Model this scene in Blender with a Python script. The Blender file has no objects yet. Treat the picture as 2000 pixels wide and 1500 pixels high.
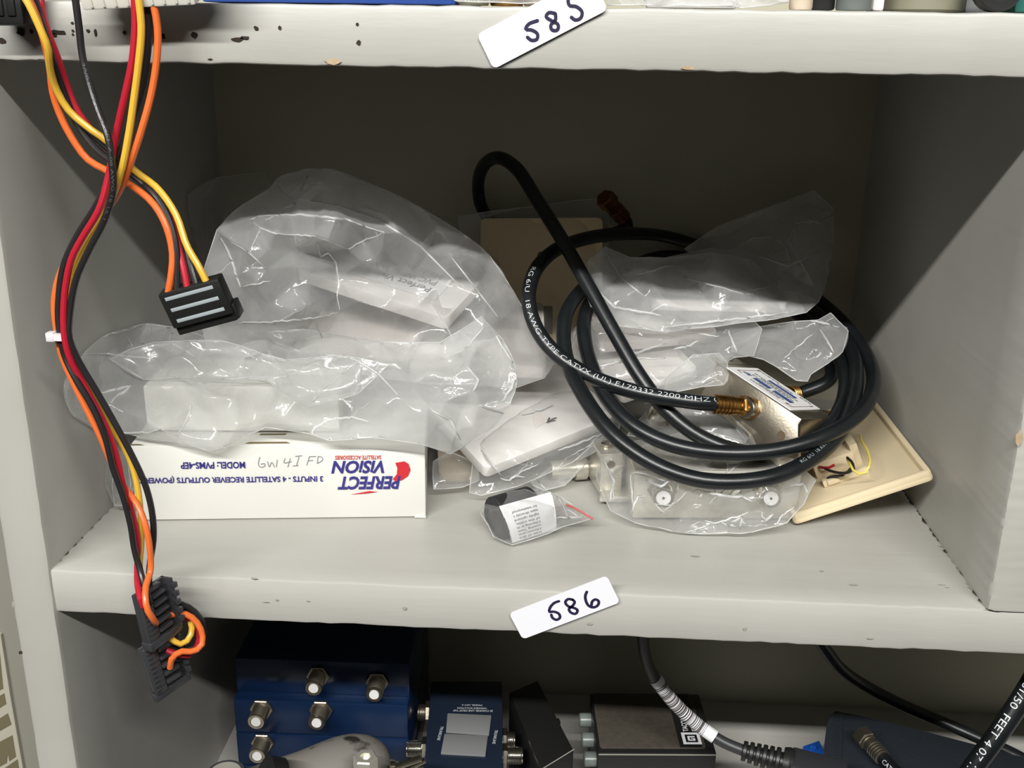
import bpy, bmesh, math, random
from mathutils import Vector, Matrix, Quaternion
from mathutils.bvhtree import BVHTree
from mathutils.geometry import delaunay_2d_cdt

# ------------------------------------------------------------------ camera, light, exposure
F_PX = 2066.37
PITCH, YAW, ROLL = 0.3274, -0.0557, 0.0141
CAM = Vector((0.0217, -0.3786, 0.2170))
fw = Vector((math.sin(YAW) * math.cos(PITCH), math.cos(YAW) * math.cos(PITCH), -math.sin(PITCH)))
r0 = Vector((math.cos(YAW), -math.sin(YAW), 0))
u0 = r0.cross(fw)
RT = r0 * math.cos(ROLL) + u0 * math.sin(ROLL)
UP = -r0 * math.sin(ROLL) + u0 * math.cos(ROLL)
sc = bpy.context.scene
col = sc.collection
cd = bpy.data.cameras.new('camera')
cam = bpy.data.objects.new('camera', cd)
col.objects.link(cam)
cd.sensor_width = 36.0
cd.lens = F_PX / 2000.0 * 36.0
cd.clip_start = 0.01
cd.clip_end = 20
cam.matrix_world = Matrix(((RT.x, UP.x, -fw.x, CAM.x), (RT.y, UP.y, -fw.y, CAM.y), (RT.z, UP.z, -fw.z, CAM.z), (0, 0, 0, 1)))
sc.camera = cam
sc.view_settings.view_transform = 'Standard'
sc.view_settings.look = 'None'
sc.view_settings.gamma = 1
sc.view_settings.exposure = 0.0
sc.cycles.transparent_max_bounces = 32
sc.cycles.max_bounces = 10

w = bpy.data.worlds.new('world')
sc.world = w
w.use_nodes = True
w.node_tree.nodes['Background'].inputs[0].default_value = (0.95, 1.0, 0.97, 1)
w.node_tree.nodes['Background'].inputs[1].default_value = 0.05

def area_light(name, loc, target, sx, sy, power, color):
    ld = bpy.data.lights.new(name, 'AREA')
    ld.shape = 'RECTANGLE'
    ld.size, ld.size_y = sx, sy
    ld.energy = power
    ld.color = color
    o = bpy.data.objects.new(name, ld)
    col.objects.link(o)
    o.location = loc
    d = Vector(target) - Vector(loc)
    o.rotation_euler = d.to_track_quat('-Z', 'Y').to_euler()
    return o

# the strip of ceiling tubes over the aisle, in front of the shelves
area_light('ceiling_tube_light', (-0.25, -1.45, 1.31), (-0.25, 0.0, 0.0), 2.4, 0.045, 90, (1.0, 0.99, 0.955))

rng = random.Random(7)

# ------------------------------------------------------------------ pixel ray -> point in the place
def ray(px, py):
    return fw + RT * ((px - 1000) / F_PX) - UP * ((py - 750) / F_PX)

def at(px, py, y):
    d = ray(px, py)
    return CAM + d * ((y - CAM.y) / d.y)

def atz(px, py, z):
    d = ray(px, py)
    return CAM + d * ((z - CAM.z) / d.z)

def atx(px, py, x):
    d = ray(px, py)
    return CAM + d * ((x - CAM.x) / d.x)

def to_px(P):
    d = Vector(P) - CAM
    z = d.dot(fw)
    return (1000 + F_PX * d.dot(RT) / z, 750 - F_PX * d.dot(UP) / z)

# ------------------------------------------------------------------ materials
ALB = 0.86      # overall reflectance: printed colours and paints here are a little duller than their nominal values
def mat(name, color, rough=0.5, metal=0.0, noise=None, bump=None, spec=0.5, coat=0.0):
    """noise = (scale, second colour, low, high); bump = (scale, strength, distance, stretch)"""
    color = tuple(c * ALB for c in color)
    if noise:
        noise = (noise[0], tuple(c * ALB for c in noise[1]), noise[2], noise[3])
    m = bpy.data.materials.new(name)
    m.use_nodes = True
    nt = m.node_tree
    b = nt.nodes['Principled BSDF']
    b.inputs['Base Color'].default_value = (*color, 1)
    b.inputs['Roughness'].default_value = rough
    b.inputs['Metallic'].default_value = metal
    b.inputs['Specular IOR Level'].default_value = spec
    b.inputs['Coat Weight'].default_value = coat
    tc = nt.nodes.new('ShaderNodeTexCoord')
    if noise:
        n = nt.nodes.new('ShaderNodeTexNoise')
        n.inputs['Scale'].default_value = noise[0]
        n.inputs['Detail'].default_value = 6
        nt.links.new(tc.outputs['Object'], n.inputs['Vector'])
        rp = nt.nodes.new('ShaderNodeValToRGB')
        rp.color_ramp.elements[0].position = noise[2]
        rp.color_ramp.elements[1].position = noise[3]
        rp.color_ramp.elements[0].color = (*noise[1], 1)
        rp.color_ramp.elements[1].color = (*color, 1)
        nt.links.new(n.outputs['Fac'], rp.inputs['Fac'])
        nt.links.new(rp.outputs['Color'], b.inputs['Base Color'])
    if bump:
        mp = nt.nodes.new('ShaderNodeMapping')
        mp.inputs['Scale'].default_value = bump[3] if len(bump) > 3 else (1, 1, 1)
        nt.links.new(tc.outputs['Object'], mp.inputs['Vector'])
        n2 = nt.nodes.new('ShaderNodeTexNoise')
        n2.inputs['Scale'].default_value = bump[0]
        n2.inputs['Detail'].default_value = 5
        nt.links.new(mp.outputs['Vector'], n2.inputs['Vector'])
        bp = nt.nodes.new('ShaderNodeBump')
        bp.inputs['Strength'].default_value = bump[1]
        bp.inputs['Distance'].default_value = bump[2]
        nt.links.new(n2.outputs['Fac'], bp.inputs['Height'])
        nt.links.new(bp.outputs['Normal'], b.inputs['Normal'])
    return m

def film(name, haze, rough=0.09, cap=0.16, tint=(0.86, 0.865, 0.86), crinkle=0.12, scale=170.0):
    """thin clear polythene: mostly see-through, a little milky, glossy"""
    m = bpy.data.materials.new(name)
    m.use_nodes = True
    nt = m.node_tree
    N, L = nt.nodes, nt.links
    N.remove(N['Principled BSDF'])
    out = N['Material Output']
    tc = N.new('ShaderNodeTexCoord')
    ns = N.new('ShaderNodeTexNoise')
    ns.inputs['Scale'].default_value = scale
    ns.inputs['Detail'].default_value = 3
    ns.inputs['Distortion'].default_value = 1.2
    L.new(tc.outputs['Object'], ns.inputs['Vector'])
    bp = N.new('ShaderNodeBump')
    bp.inputs['Strength'].default_value = crinkle
    bp.inputs['Distance'].default_value = 0.003
    L.new(ns.outputs['Fac'], bp.inputs['Height'])
    tr = N.new('ShaderNodeBsdfTransparent')
    tr.inputs[0].default_value = (0.985, 0.985, 0.98, 1)
    df = N.new('ShaderNodeBsdfDiffuse')
    df.inputs[0].default_value = (*tint, 1)
    tl = N.new('ShaderNodeBsdfTranslucent')
    tl.inputs[0].default_value = (*tint, 1)
    ms = N.new('ShaderNodeMixShader')
    ms.inputs[0].default_value = 0.45
    L.new(df.outputs[0], ms.inputs[1])
    L.new(tl.outputs[0], ms.inputs[2])
    # patchy haze
    n2 = N.new('ShaderNodeTexNoise')
    n2.inputs['Scale'].default_value = 26
    n2.inputs['Detail'].default_value = 4
    L.new(tc.outputs['Object'], n2.inputs['Vector'])
    mr = N.new('ShaderNodeMapRange')
    mr.inputs['From Min'].default_value = 0.3
    mr.inputs['From Max'].default_value = 0.7
    mr.inputs['To Min'].default_value = haze * 0.7
    mr.inputs['To Max'].default_value = haze * 1.3
    L.new(n2.outputs['Fac'], mr.inputs['Value'])
    lw = N.new('ShaderNodeLayerWeight')
    lw.inputs['Blend'].default_value = 0.25
    mm = N.new('ShaderNodeMath')
    mm.operation = 'MULTIPLY_ADD'
    mm.inputs[1].default_value = 0.30
    L.new(lw.outputs['Facing'], mm.inputs[0])
    L.new(mr.outputs['Result'], mm.inputs[2])
    m1 = N.new('ShaderNodeMixShader')
    L.new(mm.outputs[0], m1.inputs[0])
    L.new(tr.outputs[0], m1.inputs[1])
    L.new(ms.outputs[0], m1.inputs[2])
    gl = N.new('ShaderNodeBsdfGlossy')
    gl.inputs['Roughness'].default_value = rough
    L.new(bp.outputs['Normal'], gl.inputs['Normal'])
    fr = N.new('ShaderNodeFresnel')
    fr.inputs['IOR'].default_value = 1.5
    L.new(bp.outputs['Normal'], fr.inputs['Normal'])
    fm = N.new('ShaderNodeMath')
    fm.operation = 'MINIMUM'
    fm.inputs[1].default_value = cap
    L.new(fr.outputs[0], fm.inputs[0])
    m2 = N.new('ShaderNodeMixShader')
    L.new(fm.outputs[0], m2.inputs[0])
    L.new(m1.outputs[0], m2.inputs[1])
    L.new(gl.outputs[0], m2.inputs[2])
    L.new(m2.outputs[0], out.inputs['Surface'])
    return m

M = {}
M['paint'] = mat('grey_white_paint', (0.47, 0.46, 0.425), 0.42, noise=(9, (0.42, 0.41, 0.375), 0.3, 0.7), bump=(60, 0.22, 0.002, (0.12, 1, 1)))
M['paint_side'] = mat('grey_white_paint_upright', (0.46, 0.45, 0.415), 0.42, noise=(11, (0.40, 0.39, 0.355), 0.3, 0.72), bump=(70, 0.08, 0.001, (1, 1, 0.1)))
M['paint_back'] = mat('grey_white_paint_back', (0.45, 0.425, 0.32), 0.55, noise=(7, (0.39, 0.37, 0.275), 0.3, 0.7), bump=(60, 0.15, 0.002))
M['bare'] = mat('bare_wood_chip', (0.50, 0.40, 0.27), 0.8, noise=(200, (0.40, 0.29, 0.17), 0.4, 0.6))
M['hole'] = mat('nail_hole_dark', (0.03, 0.018, 0.012), 0.9)
M['grime'] = mat('grey_scuff', (0.33, 0.31, 0.28), 0.7)
M['room'] = mat('room_wall_paint', (0.30, 0.285, 0.245), 0.7, noise=(5, (0.26, 0.25, 0.21), 0.3, 0.7))
M['floor'] = mat('floor_dark_lino', (0.075, 0.07, 0.06), 0.6, noise=(6, (0.055, 0.05, 0.045), 0.3, 0.7))
M['sticker'] = mat('white_sticker', (0.80, 0.80, 0.845), 0.5, bump=(300, 0.03, 0.001))
M['ink'] = mat('purple_black_marker', (0.018, 0.012, 0.05), 0.45)
M['carton'] = mat('white_carton', (0.745, 0.735, 0.69), 0.45, noise=(8, (0.72, 0.71, 0.66), 0.3, 0.6))
M['carton_in'] = mat('carton_edge_brown', (0.20, 0.14, 0.06), 0.8)
M['navy'] = mat('navy_print', (0.035, 0.03, 0.20), 0.5)
M['redp'] = mat('red_print', (0.55, 0.02, 0.03), 0.5)
M['pencil'] = mat('pencil_grey', (0.26, 0.26, 0.27), 0.6)
M['white'] = mat('white_plastic', (0.82, 0.79, 0.765), 0.28, spec=0.5)
M['rosy_lit_white'] = mat('rosy_lit_white_plastic', (0.76, 0.70, 0.67), 0.3)  # white plastic with the rosy tint of the light put into it
M['ivory'] = mat('ivory_plastic', (0.72, 0.60, 0.40), 0.32)
M['almond'] = mat('almond_plastic', (0.84, 0.67, 0.40), 0.35)
M['ivory_dark'] = mat('ivory_hole', (0.10, 0.07, 0.035), 0.6)
M['black_jacket'] = mat('black_cable_jacket', (0.0055, 0.007, 0.008), 0.33, noise=(60, (0.009, 0.011, 0.0125), 0.35, 0.65), bump=(400, 0.05, 0.001))
M['gold'] = mat('gold_plated_brass', (0.55, 0.30, 0.09), 0.28, 1.0, noise=(300, (0.36, 0.18, 0.05), 0.3, 0.6))
M['copper'] = mat('copper_tone_plating', (0.26, 0.10, 0.045), 0.3, 1.0)
M['nickel'] = mat('nickel_casting', (0.62, 0.56, 0.46), 0.34, 1.0, noise=(120, (0.50, 0.44, 0.34), 0.3, 0.7), bump=(900, 0.12, 0.0005))
M['nickel_b'] = mat('bright_nickel', (0.74, 0.70, 0.60), 0.2, 1.0)
M['tin'] = mat('tinned_plate', (0.78, 0.755, 0.68), 0.33, 0.7, noise=(30, (0.68, 0.64, 0.55), 0.3, 0.7))
M['label_white'] = mat('printed_label_white', (0.82, 0.81, 0.80), 0.45)
M['print_blue'] = mat('label_blue_print', (0.02, 0.06, 0.22), 0.5)
M['print_brown'] = mat('label_brown_print', (0.24, 0.08, 0.06), 0.5)
M['print_grey'] = mat('label_grey_print', (0.16, 0.16, 0.18), 0.5)
M['print_white'] = mat('white_print', (0.62, 0.65, 0.66), 0.5)
M['yellow'] = mat('yellow_wire', (0.70, 0.42, 0.045), 0.33)
M['red'] = mat('red_wire', (0.43, 0.013, 0.030), 0.33)
M['orange'] = mat('orange_wire', (0.74, 0.150, 0.032), 0.33)
M['black_wire'] = mat('black_wire', (0.018, 0.016, 0.017), 0.35)
M['black_plastic'] = mat('black_plastic', (0.012, 0.013, 0.012), 0.42, bump=(500, 0.05, 0.001))
M['black_rib'] = mat('grey_black_plastic', (0.040, 0.041, 0.045), 0.22)
M['strip'] = mat('grey_strip', (0.36, 0.40, 0.42), 0.45)
M['tie'] = mat('clear_nylon', (0.72, 0.70, 0.72), 0.3)
M['molex'] = mat('natural_nylon', (0.80, 0.775, 0.69), 0.4)
M['blue_metal'] = mat('blue_painted_metal', (0.006, 0.024, 0.075), 0.3, 0.2, noise=(12, (0.005, 0.018, 0.06), 0.3, 0.7))
M['navy_metal'] = mat('navy_enamel', (0.012, 0.020, 0.038), 0.35, noise=(20, (0.010, 0.016, 0.032), 0.3, 0.7))
M['grey_plate'] = mat('grey_plate', (0.19, 0.195, 0.195), 0.5)
M['wire_print'] = mat('wire_print_grey', (0.085, 0.085, 0.09), 0.5)
M['black_case'] = mat('black_case', (0.010, 0.010, 0.010), 0.4, bump=(900, 0.15, 0.001))
M['brown_case'] = mat('dark_brown_leatherette', (0.065, 0.055, 0.042), 0.6, noise=(260, (0.05, 0.042, 0.032), 0.3, 0.7), bump=(600, 0.3, 0.001))
M['psu'] = mat('blue_black_case', (0.016, 0.021, 0.028), 0.5, bump=(700, 0.25, 0.001))
M['knob'] = mat('grey_green_knob', (0.15, 0.17, 0.16), 0.3)
M['bright_edge'] = mat('pale_edge', (0.45, 0.43, 0.38), 0.4, 0.4)
M['lnb'] = mat('weathered_grey_plastic', (0.18, 0.168, 0.150), 0.6, noise=(75, (0.02, 0.018, 0.016), 0.36, 0.46))
M['blue_clip'] = mat('blue_plastic', (0.01, 0.09, 0.45), 0.4)
M['cord'] = mat('grey_black_cord', (0.030, 0.031, 0.035), 0.42)
M['redzip'] = mat('red_zip_line', (0.45, 0.10, 0.08), 0.4)
M['tape'] = mat('black_rubber_tape', (0.016, 0.016, 0.017), 0.6)
M['paper'] = mat('white_paper', (0.83, 0.83, 0.84), 0.7)
M['yellow_thin'] = mat('pale_yellow_wire', (0.75, 0.62, 0.12), 0.4)
M['teal'] = mat('teal_plastic', (0.02, 0.16, 0.13), 0.5)
M['olive'] = mat('olive_plastic', (0.22, 0.21, 0.15), 0.45)
M['blue_box'] = mat('blue_carton', (0.012, 0.055, 0.27), 0.5)
M['beige'] = mat('beige_plastic', (0.62, 0.52, 0.40), 0.5)
M['sign_brown'] = mat('sign_olive_brown', (0.17, 0.145, 0.08), 0.7)
M['sign_cream'] = mat('sign_cream', (0.50, 0.475, 0.385), 0.6)
M['crease_glint'] = film('polythene_crease_glint', 0.62, rough=0.16, cap=0.6)  # whiter film for fold tubes; highlights on the folds are painted in
M['film'] = film('clear_polythene', 0.17)
M['film_milky'] = film('milky_polythene', 0.27, rough=0.12)
M['film_thin'] = film('thin_clear_polythene', 0.09, rough=0.07)

# ------------------------------------------------------------------ object helpers
def empty(name, loc, label, cat, group=None):
    o = bpy.data.objects.new(name, None)
    o.empty_display_size = 0.01
    col.objects.link(o)
    o.location = loc
    o['label'] = label
    o['category'] = cat
    if group:
        o['group'] = group
    return o

def smooth_mesh(me, ang=35):
    for p in me.polygons:
        p.use_smooth = True
    bm = bmesh.new()
    bm.from_mesh(me)
    for e in bm.edges:
        if len(e.link_faces) == 2:
            if e.calc_face_angle(0) > math.radians(ang):
                e.smooth = False
    bm.to_mesh(me)
    bm.free()

def obj(name, pieces, parent=None, root=None, label=None, cat=None, group=None, kind=None, base=None, sm=True):
    """pieces: list of (bmesh in place coordinates, material). One mesh object; origin at its thing's base."""
    off = Vector(base) if base is not None else (root.location.copy() if root else (parent.location.copy() if parent and parent.type == 'EMPTY' else Vector((0, 0, 0))))
    big = bmesh.new()
    mats = []
    me = bpy.data.meshes.new(name)
    for bm, m in pieces:
        if m not in mats:
            mats.append(m)
        i = mats.index(m)
        for f in bm.faces:
            f.material_index = i
        tmp = bpy.data.meshes.new('tmp')
        bm.to_mesh(tmp)
        bm.free()
        big.from_mesh(tmp)
        bpy.data.meshes.remove(tmp)
    bmesh.ops.translate(big, verts=big.verts, vec=-off)
    big.to_mesh(me)
    big.free()
    for m in mats:
        me.materials.append(M[m])
    if sm:
        smooth_mesh(me)
    o = bpy.data.objects.new(name, me)
    col.objects.link(o)
    if parent is not None:
        o.parent = parent
        if parent.type == 'MESH' and root is None:
            pass
    else:
        o.location = off
    if label: o['label'] = label
    if cat: o['category'] = cat
    if group: o['group'] = group
    if kind: o['kind'] = kind
    return o

def frame(o, x, z):
    """matrix whose X is x and Z near z"""
    x = Vector(x).normalized()
    z = Vector(z)
    y = z.cross(x).normalized()
    z = x.cross(y).normalized()
    m = Matrix((x, y, z)).transposed().to_4x4()
    m.translation = Vector(o)
    return m

I4 = Matrix.Identity(4)

def box(sx, sy, sz, mx=I4, c=(0, 0, 0), bev=0.0, seg=2):
    bm = bmesh.new()
    bmesh.ops.create_cube(bm, size=1, matrix=Matrix.Translation(c) @ Matrix.Diagonal((sx, sy, sz, 1)))
    if bev > 0:
        bmesh.ops.bevel(bm, geom=bm.edges[:] + bm.verts[:], offset=bev, segments=seg, profile=0.5, affect='EDGES', clamp_overlap=True)
    bm.transform(mx)
    return bm

def prism(pts, h, mx=I4, bev=0.0):
    """pts 2D outline in XY, extruded along +Z by h"""
    bm = bmesh.new()
    vs = [bm.verts.new((x, y, 0)) for x, y in pts]
    f = bm.faces.new(vs)
    r = bmesh.ops.extrude_face_region(bm, geom=[f])
    bmesh.ops.translate(bm, verts=[v for v in r['geom'] if isinstance(v, bmesh.types.BMVert)], vec=(0, 0, h))
    bmesh.ops.recalc_face_normals(bm, faces=bm.faces)
    if bev > 0:
        bmesh.ops.bevel(bm, geom=bm.edges[:], offset=bev, segments=2, profile=0.5, affect='EDGES', clamp_overlap=True)
    bm.transform(mx)
    return bm

def flat(pts3):
    bm = bmesh.new()
    bm.faces.new([bm.verts.new(p) for p in pts3])
    return bm

def rrect(w_, h_, r, n=5):
    out = []
    for cx, cy, a0 in ((w_ / 2 - r, h_ / 2 - r, 0), (-w_ / 2 + r, h_ / 2 - r, 90), (-w_ / 2 + r, -h_ / 2 + r, 180), (w_ / 2 - r, -h_ / 2 + r, 270)):
        for k in range(n + 1):
            a = math.radians(a0 + 90 * k / n)
            out.append((cx + r * math.cos(a), cy + r * math.sin(a)))
    return out

def lathe(prof, mx=I4, seg=24, sides=None):
    """profile (z, radius) about Z"""
    bm = bmesh.new()
    rings = []
    for z, r in prof:
        rings.append([bm.verts.new((max(r, 1e-5) * math.cos(2 * math.pi * k / seg), max(r, 1e-5) * math.sin(2 * math.pi * k / seg), z)) for k in range(seg)])
    for a, b in zip(rings, rings[1:]):
        for k in range(seg):
            bm.faces.new((a[k], a[(k + 1) % seg], b[(k + 1) % seg], b[k]))
    bm.faces.new(list(reversed(rings[0])))
    bm.faces.new(rings[-1])
    bm.transform(mx)
    return bm

def join(*bms):
    big = bmesh.new()
    for b in bms:
        t = bpy.data.meshes.new('t')
        b.to_mesh(t)
        b.free()
        big.from_mesh(t)
        bpy.data.meshes.remove(t)
    return big

def spline(pts, step=0.003):
    """Catmull-Rom through points, resampled evenly"""
    P = [Vector(p) for p in pts]
    P = [P[0] * 2 - P[1]] + P + [P[-1] * 2 - P[-2]]
    dense = []
    for i in range(1, len(P) - 2):
        a, b, c, d = P[i - 1], P[i], P[i + 1], P[i + 2]
        ta, tb, tc_, td = 0, (b - a).length ** 0.5, 0, 0
        n = max(6, int((c - b).length / 0.001))
        t01 = max(1e-4, (b - a).length ** 0.5)
        t12 = max(1e-4, (c - b).length ** 0.5)
        t23 = max(1e-4, (d - c).length ** 0.5)
        m1 = (c - b + ((b - a) / t01 - (c - a) / (t01 + t12)) * t12)
        m2 = (c - b + ((d - c) / t23 - (d - b) / (t12 + t23)) * t12)
        for k in range(n):
            t = k / n
            dense.append((2 * t ** 3 - 3 * t * t + 1) * b + (t ** 3 - 2 * t * t + t) * m1 + (-2 * t ** 3 + 3 * t * t) * c + (t ** 3 - t * t) * m2)
    dense.append(P[-2].copy())
    out = [dense[0]]
    acc = 0
    for a, b in zip(dense, dense[1:]):
        acc += (b - a).length
        if acc >= step:
            out.append(b)
            acc = 0
    if (out[-1] - dense[-1]).length > step * 0.3:
        out.append(dense[-1])
    return out

def tube(path, r, seg=14, sp=True, step=0.003):
    P = spline(path, step) if sp else [Vector(p) for p in path]
    bm = bmesh.new()
    rings = []
    t0 = (P[1] - P[0]).normalized()
    n = t0.orthogonal().normalized()
    for i, p in enumerate(P):
        t = (P[min(i + 1, len(P) - 1)] - P[max(i - 1, 0)]).normalized()
        n = (n - t * n.dot(t)).normalized()
        b = t.cross(n)
        rr = r(i / (len(P) - 1)) if callable(r) else r
        rings.append([bm.verts.new(p + (n * math.cos(2 * math.pi * k / seg) + b * math.sin(2 * math.pi * k / seg)) * rr) for k in range(seg)])
    for a, b in zip(rings, rings[1:]):
        for k in range(seg):
            bm.faces.new((a[k], a[(k + 1) % seg], b[(k + 1) % seg], b[k]))
    bm.faces.new(list(reversed(rings[0])))
    bm.faces.new(rings[-1])
    return bm

_text_cache = {}
def text2d(body, bold=0.0, shear=0.0, spacing=1.0):
    cu = bpy.data.curves.new('txt', 'FONT')
    cu.body = body
    cu.size = 1
    cu.offset = bold
    cu.shear = shear
    cu.resolution_u = 3
    cu.space_character = spacing
    o = bpy.data.objects.new('txt', cu)
    col.objects.link(o)
    dg = bpy.context.evaluated_depsgraph_get()
    me = bpy.data.meshes.new_from_object(o.evaluated_get(dg))
    bm = bmesh.new()
    bm.from_mesh(me)
    bpy.data.meshes.remove(me)
    bpy.data.objects.remove(o)
    bpy.data.curves.remove(cu)
    return bm

def text_fit(body, mx, x0, y0, wd, ht, bold=0.0, shear=0.0, lift=0.0002):
    """text filling the rectangle (x0,y0,wd,ht) in the XY plane of mx"""
    bm = text2d(body, bold, shear)
    xs = [v.co.x for v in bm.verts]
    ys = [v.co.y for v in bm.verts]
    ax, ay = min(xs), min(ys)
    kx, ky = wd / (max(xs) - ax), ht / (max(ys) - ay)
    for v in bm.verts:
        v.co = Vector((x0 + (v.co.x - ax) * kx, y0 + (v.co.y - ay) * ky, lift))
    bm.transform(mx)
    return bm

def text_on_tube(body, path, r, s0, size, side, step=0.0008, flip=False, lift=0.00012, shift=0.0, bold=0.0, stretch=1.0):
    """wrap writing on a tube, starting at arc length s0, on the side facing the direction `side`"""
    P = spline(path, step)
    S = [0]
    for a, b in zip(P, P[1:]):
        S.append(S[-1] + (b - a).length)
    bm = text2d(body, bold)
    ys = [v.co.y for v in bm.verts]
    h = max(ys) - min(ys)
    y0 = (max(ys) + min(ys)) / 2
    k = size / h
    import bisect
    for v in bm.verts:
        s = s0 + v.co.x * k * stretch
        a = ((v.co.y - y0) * k + shift) / r
        i = min(max(bisect.bisect_left(S, s), 1), len(P) - 2)
        f = 0 if S[i] == S[i - 1] else (s - S[i - 1]) / (S[i] - S[i - 1])
        p = P[i - 1].lerp(P[i], min(max(f, 0), 1))
        t = (P[min(i + 3, len(P) - 1)] - P[max(i - 3, 0)]).normalized()
        n = Vector(side)
        n = (n - t * n.dot(t)).normalized()
        b = n.cross(t) * (-1 if flip else 1)
        v.co = p + (n * math.cos(a) + b * math.sin(a)) * (r + lift)
    return bm

def ribbon(pts, width, normal):
    """flat pen stroke: union of small quads and round dots along a polyline lying on a plane"""
    bm = bmesh.new()
    P = spline(pts, width * 0.35)
    n = Vector(normal).normalized()
    L, R = [], []
    for i, p in enumerate(P):
        t = (P[min(i + 1, len(P) - 1)] - P[max(i - 1, 0)]).normalized()
        s = n.cross(t).normalized() * (width / 2)
        L.append(bm.verts.new(p + s))
        R.append(bm.verts.new(p - s))
    for i in range(len(P) - 1):
        bm.faces.new((L[i], R[i], R[i + 1], L[i + 1]))
    for q in (P[0], P[-1]):
        t = (P[1] - P[0]).normalized()
        s = n.cross(t).normalized()
        vs = [bm.verts.new(q + (t * math.cos(a) + s * math.sin(a)) * width / 2 + n * 1e-5) for a in [2 * math.pi * k / 10 for k in range(10)]]
        bm.faces.new(vs)
    return bm

def blob(c, rx, rz, n=9, normal=(0, -1, 0), jit=0.3, seed=0, up=(0, 0, 1)):
    """irregular flat mark on a surface"""
    rr = random.Random(seed)
    nrm = Vector(normal).normalized()
    u = Vector(up)
    u = (u - nrm * u.dot(nrm)).normalized()
    x = u.cross(nrm)
    return flat([Vector(c) + x * rx * (1 + jit * (rr.random() - .5) * 2) * math.cos(2 * math.pi * k / n) + u * rz * (1 + jit * (rr.random() - .5) * 2) * math.sin(2 * math.pi * k / n) for k in range(n)])

# ------------------------------------------------------------------ the shelf unit
W2 = 0.19
H = 0.2026
TU = 0.0202
D = 0.2492
LZ = -0.2228

def board(x0, x1, y0, y1, z0, z1, seed, nx=160):
    """a painted board with slightly worn, wavy front edges"""
    rr = random.Random(seed)
    bm = bmesh.new()
    nseg = nx
    r = 0.0013
    prof = [(y1, z1), (y0 + 0.012, z1), (y0 + r, z1), (y0 + r * .3, z1 - r * .3), (y0, z1 - r), (y0, (z0 + z1) / 2), (y0, z0 + r), (y0 + r * .3, z0 + r * .3), (y0 + r, z0), (y0 + .012, z0), (y1, z0)]
    w1 = [rr.uniform(-1, 1) for _ in range(nseg + 1)]
    w2 = [rr.uniform(-1, 1) for _ in range(nseg + 1)]
    rings = []
    for i in range(nseg + 1):
        x = x0 + (x1 - x0) * i / nseg
        ring = []
        for k, (y, z) in enumerate(prof):
            dy = dz = 0
            if k in (2, 3, 4):
                dz = 0.00022 * w1[i]
                dy = 0.00025 * w2[i]
            if k in (6, 7, 8):
                dz = 0.00028 * w2[i]
                dy = 0.0002 * w1[i]
            ring.append(bm.verts.new((x, y + dy, z + dz)))
        rings.append(ring)
    for a, b in zip(rings, rings[1:]):
        for k in range(len(prof)):
            k2 = (k + 1) % len(prof)
            bm.faces.new((a[k], b[k], b[k2], a[k2]))
    bm.faces.new(rings[0])
    bm.faces.new(list(reversed(rings[-1])))
    bmesh.ops.recalc_face_normals(bm, faces=bm.faces)
    return bm

def upright(x0, x1, z0, z1, y0, y1, seed, nz=140):
    rr = random.Random(seed)
    bm = bmesh.new()
    r = 0.0025
    prof = [(x0, y1), (x0, y0 + .03), (x0, y0 + r), (x0 + r * .3, y0 + r * .3), (x0 + r, y0), ((x0 + x1) / 2, y0), (x1 - r, y0), (x1 - r * .3, y0 + r * .3), (x1, y0 + r), (x1, y0 + .03), (x1, y1)]
    rings = []
    for i in range(nz + 1):
        z = z0 + (z1 - z0) * i / nz
        rings.append([bm.verts.new((x + (0.00016 * rr.uniform(-1, 1) if 2 <= k <= 8 else 0), y + (0.00016 * rr.uniform(-1, 1) if 2 <= k <= 8 else 0), z)) for k, (x, y) in enumerate(prof)])
    for a, b in zip(rings, rings[1:]):
        for k in range(len(prof)):
            k2 = (k + 1) % len(prof)
            bm.faces.new((a[k], b[k], b[k2], a[k2]))
    bm.faces.new(rings[0])
    bm.faces.new(list(reversed(rings[-1])))
    bmesh.ops.recalc_face_normals(bm, faces=bm.faces)
    return bm

unit = empty('shelving_unit', (0, 0.12, -1.0), 'grey-white painted wooden shelving unit with nail-holed boards, holding cables and bagged parts', 'shelves')
XR = 0.62
# upper shelf with nail holes on its front edge
holes = [(3, 79, 6, 5), (41, 62, 8, 7), (61, 61, 3, 4), (112, 63, 17, 4), (105, 68, 6, 3), (141, 45, 2.5, 2), (142, 60, 2.5, 2), (142, 67, 2.5, 2), (172, 60, 3.5, 3), (186, 64, 2.5, 7), (243, 64, 3.5, 3.5), (317, 71, 5, 5), (380, 68, 6, 5), (464, 77, 11, 4), (478, 74, 9, 3), (500, 55, 3.5, 4), (546, 54, 3.5, 3), (700, 83, 4, 4), (698, 47, 3, 2.5), (410, 116, 5, 1.5), (80, 117, 7, 1.2)]
hb = []
for i, (px, py, a, b) in enumerate(holes):
    hb.append(blob(at(px, py, -0.00035), a / 4900, b / 4900, seed=i))
chips = [blob(at(650, 120, -0.0005), .0030, .0009, seed=50, jit=.4), blob(at(1345, 133, -0.0005), .0022, .0006, seed=51)]
obj('shelf', [(board(-0.235, XR, 0, D, H, H + TU, 1), 'paint'), (join(*hb), 'hole'), (join(*chips), 'bare')], unit, label='upper shelf with nail holes')
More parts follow.
